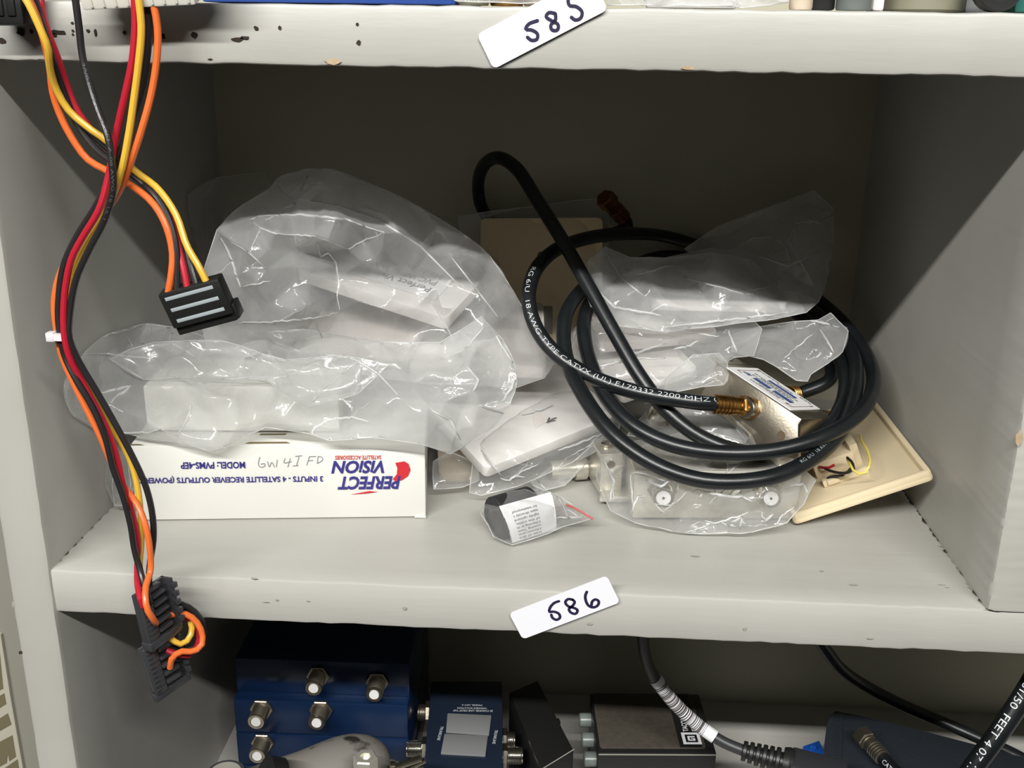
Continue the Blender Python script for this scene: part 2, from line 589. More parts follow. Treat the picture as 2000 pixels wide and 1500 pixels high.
# middle shelf with scuffs
sb = []
for i, (px, py, a, b) in enumerate([(540, 1172, .0006, .0006), (601, 1174, .0007, .0005), (520, 1176, .002, .0002), (790, 1188, .001, .001), (1152, 1218, .0012, .0008), (497, 1130, .0018, .0005), (1700, 1247, .0015, .0005), (1455, 1228, .0006, .001)]):
    sb.append(blob(at(px, py, -0.0004), a * .8, b * .8, seed=80 + i))
for i, (px, py, a, b) in enumerate([(1358, 1086, .002, .0006), (1668, 1142, .0018, .0007), (1840, 1142, .0016, .0003), (1850, 1147, .001, .0003), (1605, 1115, .001, .0005)]):
    sb.append(blob(atz(px, py, 0.0003), a, b, seed=90 + i, normal=(0, 0, 1), up=(0, 1, 0)))
rj = random.Random(77)
jd, jg = [], []
yy = .128
while yy > .004:                        # dirty, cracked paint along the joint with the right upright
    L_ = rj.uniform(.002, .006)
    if yy > .055 or rj.random() < .45:
        jd.append(flat([(W2 - .0001, yy + L_, .0005), (W2 - rj.uniform(.0004, .0014), yy + L_ * .6, .0005), (W2 - rj.uniform(.0003, .0011), yy + L_ * .2, .0005), (W2 - .0001, yy - .0006, .0005)]))
    else:
        jg.append(flat([(W2 - .0001, yy + L_, .0005), (W2 - rj.uniform(.0006, .0018), yy + L_ * .5, .0005), (W2 - .0001, yy, .0005)]))
    yy -= L_ * rj.uniform(.8, 1.5)
yy = .10
while yy > .004:                        # the same along the left upright
    L_ = rj.uniform(.002, .005)
    (jd if rj.random() < .35 else jg).append(flat([(-W2 + .0001, yy, .0005), (-W2 + rj.uniform(.0003, .0009), yy + L_ * .5, .0005), (-W2 + .0001, yy + L_, .0005)]))
    yy -= L_ * rj.uniform(1.0, 2.0)
ck = join(*jd)
sb += jg
cl = ribbon([at(x, y, -.0004) for x, y in ((1925, 1189), (1950, 1194), (1972, 1191), (2010, 1194))], .0003, (0, -1, 0))
obj('shelf', [(board(-W2 - .0003, XR, 0.0005, D, -0.0199, 0, 2), 'paint'), (join(*sb), 'grime'), (join(ck, cl), 'hole')], unit, label='middle shelf')
obj('shelf', [(board(-W2 - .0003, XR, 0.0005, D, LZ - .0199, LZ, 3), 'paint')], unit, label='lower shelf')
pm = [blob(at(41, 1275, -.0006), .0013, .0008, seed=120)]
ps = [blob(at(x, y, -.0006), a, b, seed=130 + i) for i, (x, y, a, b) in enumerate([(58, 1240, .0006, .006), (78, 1263, .0010, .001), (66, 1290, .001, .0018), (80, 1310, .001, .0016), (86, 1358, .003, .0007), (26, 1180, .0008, .0015), (95, 1315, .0015, .001)])]
obj('upright', [(upright(-W2 - .0185, -W2, -1.0, H - .0005, -.0012, D, 4), 'paint_side'), (join(*pm), 'hole'), (join(*ps), 'grime')], unit)
wd = [blob(at(1990, 855, -.0013), .0012, .003, seed=140, jit=.3)]
obj('upright', [(upright(W2, W2 + .02, 0.0002, H - .0003, -.0006, D, 5), 'paint_side'), (join(*wd), 'bare')], unit)
obj('back_panel', [(box(.9, .006, 1.3, c=(.2, D + .003, -.36)), 'paint_back')], unit)
# room
obj('floor', [(box(6, 6, .02, c=(0, -1.5, -1.01)), 'floor')], kind='structure', base=(0, -1.5, -1.0))
obj('wall_back', [(box(6, .02, 3.2, c=(0, .275, .59)), 'room')], kind='structure', base=(0, .275, -1.0))

# card with block letters on the wall beyond the left upright
cy = 0.262
t = empty('printed_card', at(-40, 1420, cy), 'cream and brown card printed with big block letters, behind the left upright', 'sign')
c0 = [at(x, y, cy) for x, y in ((-260, 1060), (1, 1240), (20, 1360), (48, 1520), (-220, 1620))]
bmc = bmesh.new()
fcs = bmc.faces.new([bmc.verts.new(p) for p in c0])
rx_ = bmesh.ops.extrude_face_region(bmc, geom=[fcs])
bmesh.ops.translate(bmc, verts=[v for v in rx_['geom'] if isinstance(v, bmesh.types.BMVert)], vec=(0, .0025, 0))
bmesh.ops.recalc_face_normals(bmc, faces=bmc.faces)
blk = []
for q in ([(-60, 1255), (-2, 1262), (6, 1345), (-60, 1378)], [(-60, 1395), (8, 1354), (12, 1375), (-60, 1420)], [(-60, 1442), (15, 1393), (22, 1415), (-60, 1462)],
          [(-60, 1480), (24, 1436), (31, 1478), (18, 1487), (15, 1472), (13, 1490), (-60, 1530)], [(5, 1503), (34, 1483), (40, 1520), (5, 1530)]):
    blk.append(flat([at(x, y, cy - .0004) for x, y in q]))
obj('card', [(bmc, 'sign_cream'), (join(*blk), 'sign_brown')], t)

# ------------------------------------------------------------------ shelf number stickers
def sticker(name, quad, strokes, label, y=-0.0010):
    A, B, Cc = [at(*q, y) for q in quad]          # left-bottom, right-bottom, left-top
    mx = frame(A, B - A, (0, -1, 0))
    L = (B - A).length
    h = (Cc - A).length
    bm = prism([(x + L / 2, z + h / 2) for x, z in rrect(L, h, 0.0018)], .0003, mx)
    st = join(*[ribbon([at(px, py, y - .00045) for px, py in s], .00115, (0, -1, 0)) for s in strokes])
    e = empty(name, A, label, 'sticker', 'handwritten shelf number stickers')
    obj('sticker_paper', [(bm, 'sticker'), (st, 'ink')], e)
    return e

def zs(lst, x0, y0, k):
    return [[(x0 + a * k, y0 + b * k) for a, b in s] for s in lst]

s586 = zs([[(690, 1212), (664, 1222), (640, 1250), (638, 1272), (660, 1270), (690, 1282), (696, 1304), (676, 1316), (654, 1304), (648, 1288)],
           [(768, 1204), (742, 1200), (726, 1218), (742, 1240), (776, 1250), (794, 1262), (784, 1282), (758, 1276), (746, 1256), (768, 1236), (778, 1216), (766, 1203)],
           [(846, 1160), (838, 1180), (842, 1214), (860, 1240), (886, 1246), (908, 1234), (912, 1212), (894, 1202), (876, 1214), (872, 1234)]], 850, 750, .35)
sticker('shelf_sticker', [(1021, 1248), (1211, 1176), (998, 1196)], s586, 'white sticker with handwritten 586 stuck on the middle shelf edge')
s585 = zs([[(538, 62), (512, 72), (502, 88), (520, 90), (538, 102), (536, 118), (520, 121), (508, 112)],
           [(590, 40), (572, 38), (564, 50), (580, 62), (600, 74), (598, 90), (582, 90), (578, 76), (592, 60), (592, 42)],
           [(668, -18), (632, -6), (634, 16), (655, 20), (672, 36), (668, 54), (652, 60), (640, 52)]], 700, 0, .65)
sticker('shelf_sticker', [(964, 135), (1187, 19), (930, 68)], s585, 'white sticker with handwritten 585 stuck on the upper shelf edge')

# ================================================================== things on the middle shelf
SOLIDS = []          # objects the bags drape over (place coordinates)

def bvh_of(objs):
    vs, fs = [], []
    for o in objs:
        bm_off = len(vs)
        mw = o.matrix_world if o.parent is None else None
        loc = Vector((0, 0, 0))
        q = o
        while q is not None:
            loc += q.location
            q = q.parent
        for v in o.data.vertices:
            vs.append(v.co + loc)
        for p in o.data.polygons:
            fs.append([i + bm_off for i in p.vertices])
    return BVHTree.FromPolygons(vs, fs) if fs else None

def mesh_tree(o):
    out = [o] if o.type == 'MESH' else []
    for c in o.children:
        out += mesh_tree(c)
    return out

# ---- white carton, lying upside down at the front left
c_l, c_r = atz(268, 1018, 0), atz(832, 1011, 0)
ex = (c_r - c_l).normalized()
CL = (c_r - c_l).length
CH, CDp = 0.0365, 0.074
mxc = frame(c_l + Vector((0, 0, .0004)), ex, (0, 0, 1))
carton = empty('carton', c_l, 'white cardboard carton lying upside down with red and blue printing, left on the middle shelf', 'box')
body = box(CL, CDp, CH, mxc, (CL / 2, CDp / 2, CH / 2), .0006)
slot = [flat([mxc @ Vector(q) for q in qs]) for qs in (
    [(CL * .385, .0015, CH + .0003), (CL * .54, .0015, CH + .0003), (CL * .525, .0032, CH + .0003), (CL * .40, .0032, CH + .0003)],
    [(CL * .42, .012, CH + .0003), (CL * .51, .012, CH + .0003), (CL * .515, .0135, CH + .0003), (CL * .425, .0135, CH + .0003)],
    [(0.0, .0006, CH + .0003), (CL * .05, .0006, CH + .0003), (CL * .03, .002, CH + .0003), (0, .002, CH + .0003)])]
# front face frame: writing is upside down, so x runs right-to-left and y runs down
fr_ = frame(mxc @ Vector((CL, -.0002, CH)), -ex, mxc.to_3x3() @ Vector((0, -1, 0)))
def cpx(px):            # picture column on the front face -> distance from the face's right edge
    return (832 - px) / (832 - 268) * CL
kz = CH / 132.0
blue_t = [text_fit('PERFECT', fr_, cpx(784), kz * (942 - 886), cpx(660) - cpx(784), kz * 24, .035, .25),
          text_fit('ViSiON', fr_, cpx(752), kz * (914 - 886), cpx(649) - cpx(752), kz * 23, .035, .25),
          text_fit('MODEL: PVMS-4EP', fr_, cpx(485), kz * (914 - 886), cpx(362) - cpx(485), kz * 12, .03),
          text_fit('3 INPUTS - 4 SATELLITE RECEIVER OUTPUTS (POWERED)', fr_, cpx(633), kz * (938 - 886), cpx(271) - cpx(633), kz * 13, .03)]
red_t = [text_fit('SATELLITE ACCESSORIES', fr_, cpx(747), kz * (905 - 886), cpx(658) - cpx(747), kz * 7, .02, .1)]
def face_pt(px, py):     # picture point on the carton's front face
    d = ray(px, py)
    n = mxc.to_3x3() @ Vector((0, -1, 0))
    o_ = mxc @ Vector((0, -.00035, 0))
    return CAM + d * ((o_ - CAM).dot(n) / d.dot(n))
cres = [(772, 904), (776, 914), (775, 926), (767, 936), (772, 940), (785, 938), (797, 930), (802, 918), (798, 906), (790, 901)]
red_t.append(flat([face_pt(*q) for q in reversed(cres)]))
red_t.append(flat([face_pt(*q) for q in ((684, 966), (722, 959), (738, 961), (716, 964))]))
hand = [[(507.3, 893.1), (504.9, 901.6), (505.3, 909.1), (509.7, 912.5), (517.2, 909.8), (516.8, 905.7), (509.7, 906.4)], [(522.6, 901.6), (525.7, 911.8), (530.8, 903.0), (535.9, 912.1)], [(541.3, 898.2), (539.6, 911.8)], [(556.6, 895.5), (554.6, 903.6), (568.9, 901.6)], [(566.8, 895.5), (562.1, 911.8)], [(577.0, 891.4), (589.3, 889.7)], [(583.8, 892.8), (579.1, 909.1)], [(572.3, 910.1), (582.5, 909.1)], [(604.2, 891.4), (599.1, 908.4)], [(604.2, 892.1), (616.5, 891.4)], [(602.2, 899.9), (611.0, 898.9)], [(621.2, 892.1), (619.5, 904.3)], [(621.2, 891.4), (629.4, 893.4), (629.4, 898.9), (619.5, 905.0)]]
nf = mxc.to_3x3() @ Vector((0, -1, 0))
pen = join(*[ribbon([face_pt(*p) for p in s], .00035, nf) for s in hand])
side_red = [ribbon([mxc @ Vector((CL + .0003, y, CH * z)) for y, z in ((.012, .9), (.008, .78), (.0085, .62), (.013, .55))], .0022, mxc.to_3x3() @ Vector((1, 0, 0)))]
obj('carton_body', [(body, 'carton'), (join(*slot), 'carton_in'), (join(*blue_t), 'navy'), (join(*red_t, *side_red), 'redp'), (pen, 'pencil')], carton)
obj('flap', [(prism([(CL * .96, -.0006), (CL, -.0012), (CL, .0), (CL * .96, .0)], .0006, mxc), 'carton')], carton)

# ---- wall plates
def wall_plate(name, label, mx, wd, ln, th, m, rim=False, opening=(.0, .0), holes=(), group='bagged wall plates', cat='wall plate', sticker_fn=None):
    """front face is +Z of mx, X across, Y along; origin at the middle of one short edge"""
    e = empty(name, mx.translation, label, cat, group)
    if not rim:
        bm = prism([(x, y + ln / 2) for x, y in rrect(wd, ln, .003)], th, mx, bev=.0014)
        pieces = [(bm, m)]
        dk = []
        if opening[0]:
            dk.append(prism([(x, y + ln / 2) for x, y in rrect(opening[0], opening[1], .0008)], .0003, mx @ Matrix.Translation((0, 0, th - .0001))))
        for hx, hy, hr in holes:
            dk.append(lathe([(0, hr), (.0003, hr)], mx @ Matrix.Translation((hx, hy, th - .0001)), 14))
        if dk:
            pieces.append((join(*dk), 'ivory_dark'))
        obj('plate', pieces, e)
    return e

def plate_frame(p_left, p_right, back, mid=True):
    """front edge from p_left to p_right, the plate runs towards `back`"""
    x = (p_right - p_left).normalized()
    y = Vector(back)
    y = (y - x * y.dot(x)).normalized()
    z = x.cross(y)
    m = Matrix((x, y, z)).transposed().to_4x4()
    m.translation = (p_left + p_right) / 2
    return m

def reg(e):
    bpy.context.view_layer.update()
    SOLIDS.extend(mesh_tree(e))
    return e
reg(carton)

# second white box, bagged, on top of the carton
b2l = mxc @ Vector((.004, .016, CH + .0012))
mx2 = frame(b2l, Vector((1, .08, 0)), (0, 0, 1))
inner_box = empty('carton', b2l, 'plain white box inside the milky bag, on top of the printed carton', 'box')
obj('carton_body', [(box(.088, .046, .0215, mx2, (.044, .023, .01075), .0006), 'carton')], inner_box)
reg(inner_box)

# plate with the printed sticker in the upper bag
p1l, p1r = at(580, 548, .142), at(872, 645, .116)
mxp = plate_frame(p1l, p1r, (.04, .97, .34))
PW = (p1r - p1l).length
P1 = wall_plate('faceplate', 'white wall plate with an upside-down printed sticker inside the tall clear bag', mxp, PW, .052, .007, 'white')
smx = mxp @ Matrix.Translation((PW * .36, .040, .0073)) @ Matrix.Rotation(math.pi, 4, 'Z')
lb = prism([(x - .0 + .026, y + .016) for x, y in rrect(.052, .028, .001)], .0002, smx)
tx = [text_fit(s, smx, .006, .021 - i * .0068, wd_, .0046, .01, lift=.0004) for i, (s, wd_) in enumerate((('Perfect Vision', .036), ('PVC WP40 White', .041), ('Made in', .020)))]
obj('sticker', [(lb, 'label_white'), (join(*tx), 'print_grey')], P1)
reg(P1)

# white plates below it, rosy tint of the light in their colour
def plate_px(label, l, r, back, ln, th, m, z=None, **k):
    A = at(*l) if z is None else atz(*l, z)
    B = at(*r) if z is None else atz(*r, z)
    mm = plate_frame(A, B, back)
    return reg(wall_plate('faceplate', label, mm, (B - A).length, ln, th, m, **k))

plate_px('white wall plate under the stickered plate, at the right end of the bagged pile', (800, 742, .118), (1068, 738, .122), (-.25, .95, .22), .070, .006, 'rosy_lit_white')
plate_px('white wall plate with a ridge, lying slanted in the middle of the bagged pile', (574, 698, .120), (790, 722, .112), (.25, .93, .20), .065, .006, 'rosy_lit_white')
plate_px('white wall plate lying flat at the left of the bagged pile behind the printed carton', (350, 726, .150), (540, 722, .148), (.0, .97, .1), .07, .006, 'white')

# ---- bagged ivory plate standing against the back
st_l, st_r = at(944, 668, .205), at(1172, 668, .205)
sx_ = (st_r - st_l).normalized()
up_top = at(1058, 414, .2270)
mid = (st_l + st_r) / 2
uy = (up_top - mid)
uy = (uy - sx_ * uy.dot(sx_)).normalized()
zz = sx_.cross(uy)
mst = Matrix((sx_, uy, zz)).transposed().to_4x4()
base_len = (mid.z - .001) / uy.z
mst.translation = mid - uy * base_len
STL = base_len + (up_top - mid).length - .004
stand = wall_plate('faceplate', 'almond coloured wall plate standing against the back panel in a clear bag', mst, .0695, STL, .005, 'almond', opening=(.013, .016), holes=((-.0004, STL - .021, .0019), (-.0004, .021, .0019)))
for o in mesh_tree(stand):
    pass
ring = lathe([(0, .0036), (.0004, .0032)], mst @ Matrix.Translation((-.0004, STL - .021, .0047)), 18)
obj('hole_rim', [(ring, 'almond')], stand)
reg(stand)

# ---- plate bag at the centre front
ph_l, ph_r = at(948, 938, .0815), at(1206, 828, .128)
hxd = (ph_r - ph_l).normalized()
mph = plate_frame(ph_l + Vector((0, 0, .001)), ph_r, (-.22, .92, .32))
PHW = (ph_r - ph_l).length
PH = wall_plate('faceplate', 'white wall plate with a small label, in the zip bag at the centre front', mph, PHW, .062, .006, 'white')
mk = [[(1070, 822), (1074, 815), (1070, 824), (1080, 818), (1086, 816)], [(1068, 825), (1078, 822), (1084, 821)]]
def on_plane(px, py, m, lift):
    d = ray(px, py)
    n = m.to_3x3() @ Vector((0, 0, 1))
    o_ = m @ Vector((0, 0, lift))
    return CAM + d * ((o_ - CAM).dot(n) / d.dot(n))
lbp = flat([on_plane(*q, mph, .0063) for q in ((1040, 812), (1055, 804), (1064, 826), (1046, 836))])
mkp = join(*[ribbon([on_plane(*q, mph, .0066) for q in s], .0008, mph.to_3x3() @ Vector((0, 0, 1))) for s in mk])
obj('small_label', [(lbp, 'rosy_lit_white'), (mkp, 'hole')], PH)
reg(PH)

# ---- right-hand pile of bagged plates
plate_px('white wall plate with a bright front edge, in the topmost bag of the right-hand pile', (1272, 606, .158), (1536, 612, .160), (.02, .95, .20), .055, .006, 'white')
plate_px('white wall plate leaning behind the bright-edged plate in the right-hand pile', (1290, 566, .190), (1470, 526, .206), (-.05, .9, .30), .022, .006, 'rosy_lit_white')
plate_px('white wall plate in the middle bag of the right-hand pile, under the bright-edged plate', (1170, 690, .150), (1400, 668, .162), (.0, .95, .25), .045, .006, 'rosy_lit_white')
plate_px('white wall plate whose bright corner points to the metal splitter, lowest bag of the pile', (1215, 790, .128), (1366, 738, .142), (-.35, .9, .2), .07, .006, 'white')

# ---- ivory telephone plate in the right corner, seen from behind
R1, R2, BL = atx(1822, 922, .1858), atx(1704, 773, .1858), atz(1560, 1012, .006)
yv = (R2 - R1)
xv = (BL - R1)
IVL = yv.length
yv.normalize()
xv = (xv - yv * xv.dot(yv)).normalized()          # from right edge to the left, downwards
zv = yv.cross(xv)
if zv.z < 0:
    zv = -zv
miv = Matrix((-xv, yv, zv)).transposed().to_4x4()  # x to the right
IVW = .065
miv.translation = R1 - zv * .004
ivory = empty('faceplate', miv.translation, 'ivory telephone wall plate lying face down in the right corner, wires on its back', 'wall plate')
bmv = prism([(x - IVW / 2, y + IVL / 2) for x, y in rrect(IVW, IVL, .003)], .0022, miv, bev=.0006)
rims = [box(.003, IVL - .002, .0052, miv, (-.0018, IVL / 2, .0026), .0012), box(.003, IVL - .002, .0052, miv, (-IVW + .0018, IVL / 2, .0026), .0012),
        box(IVW - .002, .003, .0052, miv, (-IVW / 2, .0018, .0026), .0012), box(IVW - .002, .003, .0052, miv, (-IVW / 2, IVL - .0018, .0026), .0012)]
scr = lathe([(0, .0016), (.0008, .0014)], miv @ Matrix.Translation((-.022, IVL * .72, .0022)), 12)
obj('plate', [(join(bmv, *rims), 'ivory'), (scr, 'label_white')], ivory)
jc = Vector((-IVW * .56, IVL * .44, 0))
jb = [box(.020, .024, .008, miv, (jc.x, jc.y, .006), .0008), box(.004, .022, .011, miv, (jc.x + .011, jc.y, .0075), .0006), box(.020, .0035, .011, miv, (jc.x, jc.y + .0125, .0075), .0006),
      box(.022, .004, .0035, miv, (jc.x + .002, jc.y - .022, .004), .0006), box(.006, .006, .0028, miv, (jc.x - .004, jc.y - .022, .0045), .0006)]
obj('jack_body', [(join(*jb), 'ivory')], ivory)
def ivp(px, py, h):
    d = ray(px, py)
    n = miv.to_3x3() @ Vector((0, 0, 1))
    o_ = miv @ Vector((0, 0, h))
    return CAM + d * ((o_ - CAM).dot(n) / d.dot(n))
for nm, m, pts, r in (('wire', 'yellow_thin', [(1655, 897, .010), (1662, 910, .014), (1670, 922, .013), (1685, 926, .012), (1697, 912, .014), (1696, 885, .014), (1683, 862, .012), (1680, 850, .008)], .0006),
                      ('wire', 'black_wire', [(1655, 894, .012), (1665, 905, .013), (1668, 916, .012), (1652, 924, .010), (1630, 922, .009), (1612, 916, .008)], .0007),
                      ('wire', 'black_wire', [(1664, 912, .009), (1648, 928, .008), (1628, 930, .007), (1616, 934, .006)], .0006),
                      ('wire', 'red', [(1630, 908, .010), (1618, 914, .009), (1600, 912, .008)], .0007)):
    obj(nm, [(tube([ivp(*p) for p in pts], r, 8), m)], ivory)
reg(ivory)

# ---- F connectors (lathed nut, crimp rings)
def f_plug(mx, seg=20):
    """gold compression plug: +Z from the cable end towards the mating face; 22 mm long"""
    prof = []
    z = 0
    for k in range(5):
        prof += [(z, .0040), (z + .0004, .0047), (z + .0014, .0047), (z + .0018, .0040)]
        z += .0019
    prof += [(z, .0043), (z + .0030, .0043), (z + .0031, .0047), (z + .0042, .0047), (z + .0043, .0040)]
    bm = lathe(prof, mx, seg)
    nut = lathe([(z + .0043, .0048), (z + .0049, .0056), (z + .0112, .0056), (z + .0118, .0049)], mx, 6)
    return join(bm, nut)

def f_port(mx, L=.010, seg=18, hexs=True):
    th = []
    z = .0028
    while z < L - .0012:
        th += [(z, .0047), (z + .0003, .0049), (z + .0006, .0047)]
        z += .0007
    bm = lathe([(0, .0047)] + th + [(L, .0046), (L, .0034), (L - .0006, .0034)], mx, seg)
    if hexs:
        bm = join(bm, lathe([(0, .0064), (.0004, .0068), (.0022, .0068), (.0026, .0063)], mx, 6))
    return bm

def zframe(o, z, hint=(0, 0, 1)):
    z = Vector(z).normalized()
    x = Vector(hint).cross(z)
    if x.length < 1e-3:
        x = Vector((1, 0, 0))
    x.normalize()
    y = z.cross(x)
    m = Matrix((x, y, z)).transposed().to_4x4()
    m.translation = Vector(o)
    return m

# ---- the nickel splitter with the printed label
LB = at(1566, 819, .076)             # front end of the near long edge of the top face
ls = -(RT * 23.8 - UP * 18.8 - fw * 20.0).normalized()
wv = (RT * 16.2 - UP * .2 + fw * 19.5)
wv = (wv - ls * wv.dot(ls)).normalized()
nz = wv.cross(ls)
if nz.z < 0: nz = -nz
sl = .0500
msp = Matrix((wv, ls, nz)).transposed().to_4x4()
msp.translation = LB
SW, SHH = .0350, .0200
splitter = empty('coax_splitter', LB - nz * SHH, 'nickel coax splitter with a white and blue label, black cables plugged in', 'splitter')
b_main = box(SW, sl, SHH, msp, (SW / 2, sl / 2, -SHH / 2), .0007)
b_step = box(.0150, sl * .90, SHH * .82, msp, (SW + .0068, sl * .46, -SHH * .56), .0007)
fl1 = prism([(x, y) for x, y in ((0, 0), (SW * .55, 0), (SW * .46, -.010), (SW * .1, -.010))], .0022, msp @ Matrix.Translation((0, 0, -SHH)))
fl2 = prism([(x, y) for x, y in ((0, sl), (SW * .9, sl), (SW * .8, sl + .009), (SW * .2, sl + .009))], .0022, msp @ Matrix.Translation((0, 0, -.0022)))
# the deep near face widens below the top: skirt towards the front end
skirt = prism([(0, .002), (0, sl - .006), (-SHH * .9, sl * .62), (-SHH * 1.15, .012), (-SHH * 1.25, -.004), (-SHH * .95, -.010), (-SHH * .5, -.004)], .0030,
              msp @ Matrix(((0, 0, 1, -.0002), (0, 1, 0, 0), (1, 0, 0, 0), (0, 0, 0, 1))), bev=.0004)
dh = ray(1526, 850)
hole = lathe([(0, .0021), (.0003, .0021)], zframe(CAM + dh * ((LB - CAM).dot(wv) / dh.dot(wv)) - wv * .0003, -wv), 14)
hole2 = blob(msp @ Vector((SW * .5, sl + .0045, .0003)), .0042, .0016, 14, nz, 0.05, 3, up=ls)
obj('housing', [(join(b_main, b_step, fl1, fl2, skirt), 'nickel'), (join(hole, hole2), 'ivory_dark')], splitter)
lw_, ll_ = .0325, .0385
ml = msp @ Matrix.Translation((.0012, .0072, .0002))
lab = prism([(x + lw_ / 2, y + ll_ / 2) for x, y in rrect(lw_, ll_, .0005)], .0004, ml)
mt = ml @ Matrix.Translation((lw_, 0, .0004)) @ Matrix.Rotation(math.pi / 2, 4, 'Z') @ Matrix.Diagonal((.0385 / .0560, .0325 / .0178, 1, 1))   # reading along the long side
tb, tg, tr_ = [], [], []
def bar(x0, y0, a, b, lst):
    lst.append(flat([mt @ Vector(q) for q in ((x0, y0, .0002), (x0 + a, y0, .0002), (x0 + a, y0 + b, .0002), (x0, y0 + b, .0002))]))
bar(.014, .0043, .024, .0016, tb)
bar(.008, .0104, .016, .0022, tb)
bar(.027, .0104, .014, .0022, tb)
tb.append(text_fit('RF', mt, .044, .0104, .006, .0022, .03, .2))
rr_ = random.Random(5)
for yy, xa, xb in ((.0014, .006, .016), (.0014, .034, .050), (.0028, .020, .032), (.0067, .010, .046), (.0078, .014, .040), (.0090, .010, .044), (.0134, .012, .034), (.0146, .014, .038)):
    x = xa
    while x < xb:
        q = rr_.uniform(.0012, .0034)
        bar(x, yy, q, .00055, tg)
        x += q + .0006
for xs, ys, a, b in ((.003, .004, .0004, .011), (.003, .0148, .004, .0004), (.0515, .003, .0004, .011), (.048, .014, .004, .0004)):
    bar(xs, ys, a, b, tr_)
tr_.append(flat([mt @ Vector(q) for q in ((.0024, .004, .0002), (.0032, .002, .0002), (.0040, .004, .0002))]))
tr_.append(flat([mt @ Vector(q) for q in ((.0509, .003, .0002), (.0517, .001, .0002), (.0525, .003, .0002))]))
tr_.append(flat([mt @ Vector(q) for q in ((.007, .0140, .0002), (.009, .0150, .0002), (.007, .0158, .0002))]))
obj('printed_label', [(lab, 'label_white'), (join(*tb), 'print_blue'), (join(*tg), 'print_grey'), (join(*tr_), 'print_brown')], splitter)
dq = ray(1466, 796)
port_in = CAM + dq * ((LB - CAM).dot(wv) / dq.dot(wv)) - wv * .0002
obj('port', [(f_port(zframe(port_in, -wv), .006, hexs=False), 'nickel_b')], splitter)
out_a = msp @ Vector((SW + .0143, sl * .70, -SHH * .42))
out_b = msp @ Vector((SW + .0143, sl * .22, -SHH * .42))
for q in (out_a, out_b):
    obj('port', [(f_port(zframe(q, wv), .006, hexs=False), 'nickel_b')], splitter)
reg(splitter)

# ---- bagged metal splitters at the front right
def port_px(px, py, y, d, L=.011):
    return f_port(zframe(at(px, py, y), d), L)
m_l, m_r = at(1234, 1018, .066), at(1558, 1000, .072)
mx3 = frame(Vector((m_l.x, m_l.y, .0022)), Vector((m_r.x - m_l.x, m_r.y - m_l.y, 0)), (0, 0, 1))
ML = (Vector((m_r.x, m_r.y, 0)) - Vector((m_l.x, m_l.y, 0))).length
metal = empty('coax_splitter', mx3.translation, 'long silvery coax splitter with two front ports, in the clear bag at the front right', 'splitter')
pr = [flat([mx3 @ Vector(v) for v in ((ML * a, .008 + q * .0022, .0244), (ML * (a + b), .008 + q * .0022, .0244), (ML * (a + b), .0086 + q * .0022, .0244), (ML * a, .0086 + q * .0022, .0244))]) for a, b, q in ((.3, .12, 0), (.44, .06, 0), (.36, .14, 1), (.33, .05, 2), (.40, .12, 2))]
obj('housing', [(join(box(ML, .034, .024, mx3, (ML / 2, .017, .012), .001)), 'tin'), (join(*pr), 'print_grey')], metal)
for u in (.17, .80):
    pm_ = mx3 @ Vector((ML * u, 0, .0145))
    dd = mx3.to_3x3() @ Vector((-.10, -1, .12))
    pt = obj('port', [(f_port(zframe(pm_, dd), .012), 'nickel_b')], metal)
    obj('insulator', [(lathe([(0.0, .0033), (.0006, .0033)], zframe(pm_ + dd.normalized() * .0115, dd), 16), 'label_white'), (lathe([(0, .0006), (.0002, .0006)], zframe(pm_ + dd.normalized() * .0122, dd), 8), 'hole')], pt, root=metal)
reg(metal)
g_o = at(1195, 956, .088)
mg = frame(Vector((g_o.x, g_o.y, .0022)), (1, .25, 0), (0, 0, 1))
ground = empty('grounding_block', mg.translation, 'small pale metal grounding block with a screw hole, left end of the front right bag', 'grounding block')
obj('block', [(join(box(.011, .020, .021, mg, (0, .012, .0115), .0008), prism([(-.007, 0), (.012, -.003), (.011, .004), (.004, .018), (-.004, .012)], .003, mg @ Matrix.Translation((0, -.004, 0)), .0003)), 'tin'),
              (lathe([(0, .0020), (.0003, .0020)], zframe(mg @ Vector((-.0004, .0016, .0165)), mg.to_3x3() @ Vector((0, -1, 0))), 12), 'ivory_dark')], ground)
obj('set_screw', [(lathe([(0, .0030), (.002, .0030), (.0024, .0024)], mg @ Matrix.Translation((0, .012, .0216)), 12), 'nickel_b')], ground)
reg(ground)
# more connectors glimpsed in the bag behind
for i, (px, py, y, lbl) in enumerate(((1284, 806, .112, 'bagged coax barrel connector between two strands of black cable'),)):
    zz_ = at(px, py + 12, y)
    e = empty('coax_connector', zz_, lbl, 'connector')
    obj('barrel', [(lathe([(0, .0048), (.002, .0048), (.002, .0060), (.006, .0060), (.006, .0047), (.016, .0046)], zframe(zz_, (.15, -.75, .6)), 16), 'nickel_b'), (lathe([(.0158, .0036), (.0163, .0036)], zframe(zz_, (.15, -.75, .6)), 14), 'label_white')], e)
    reg(e)

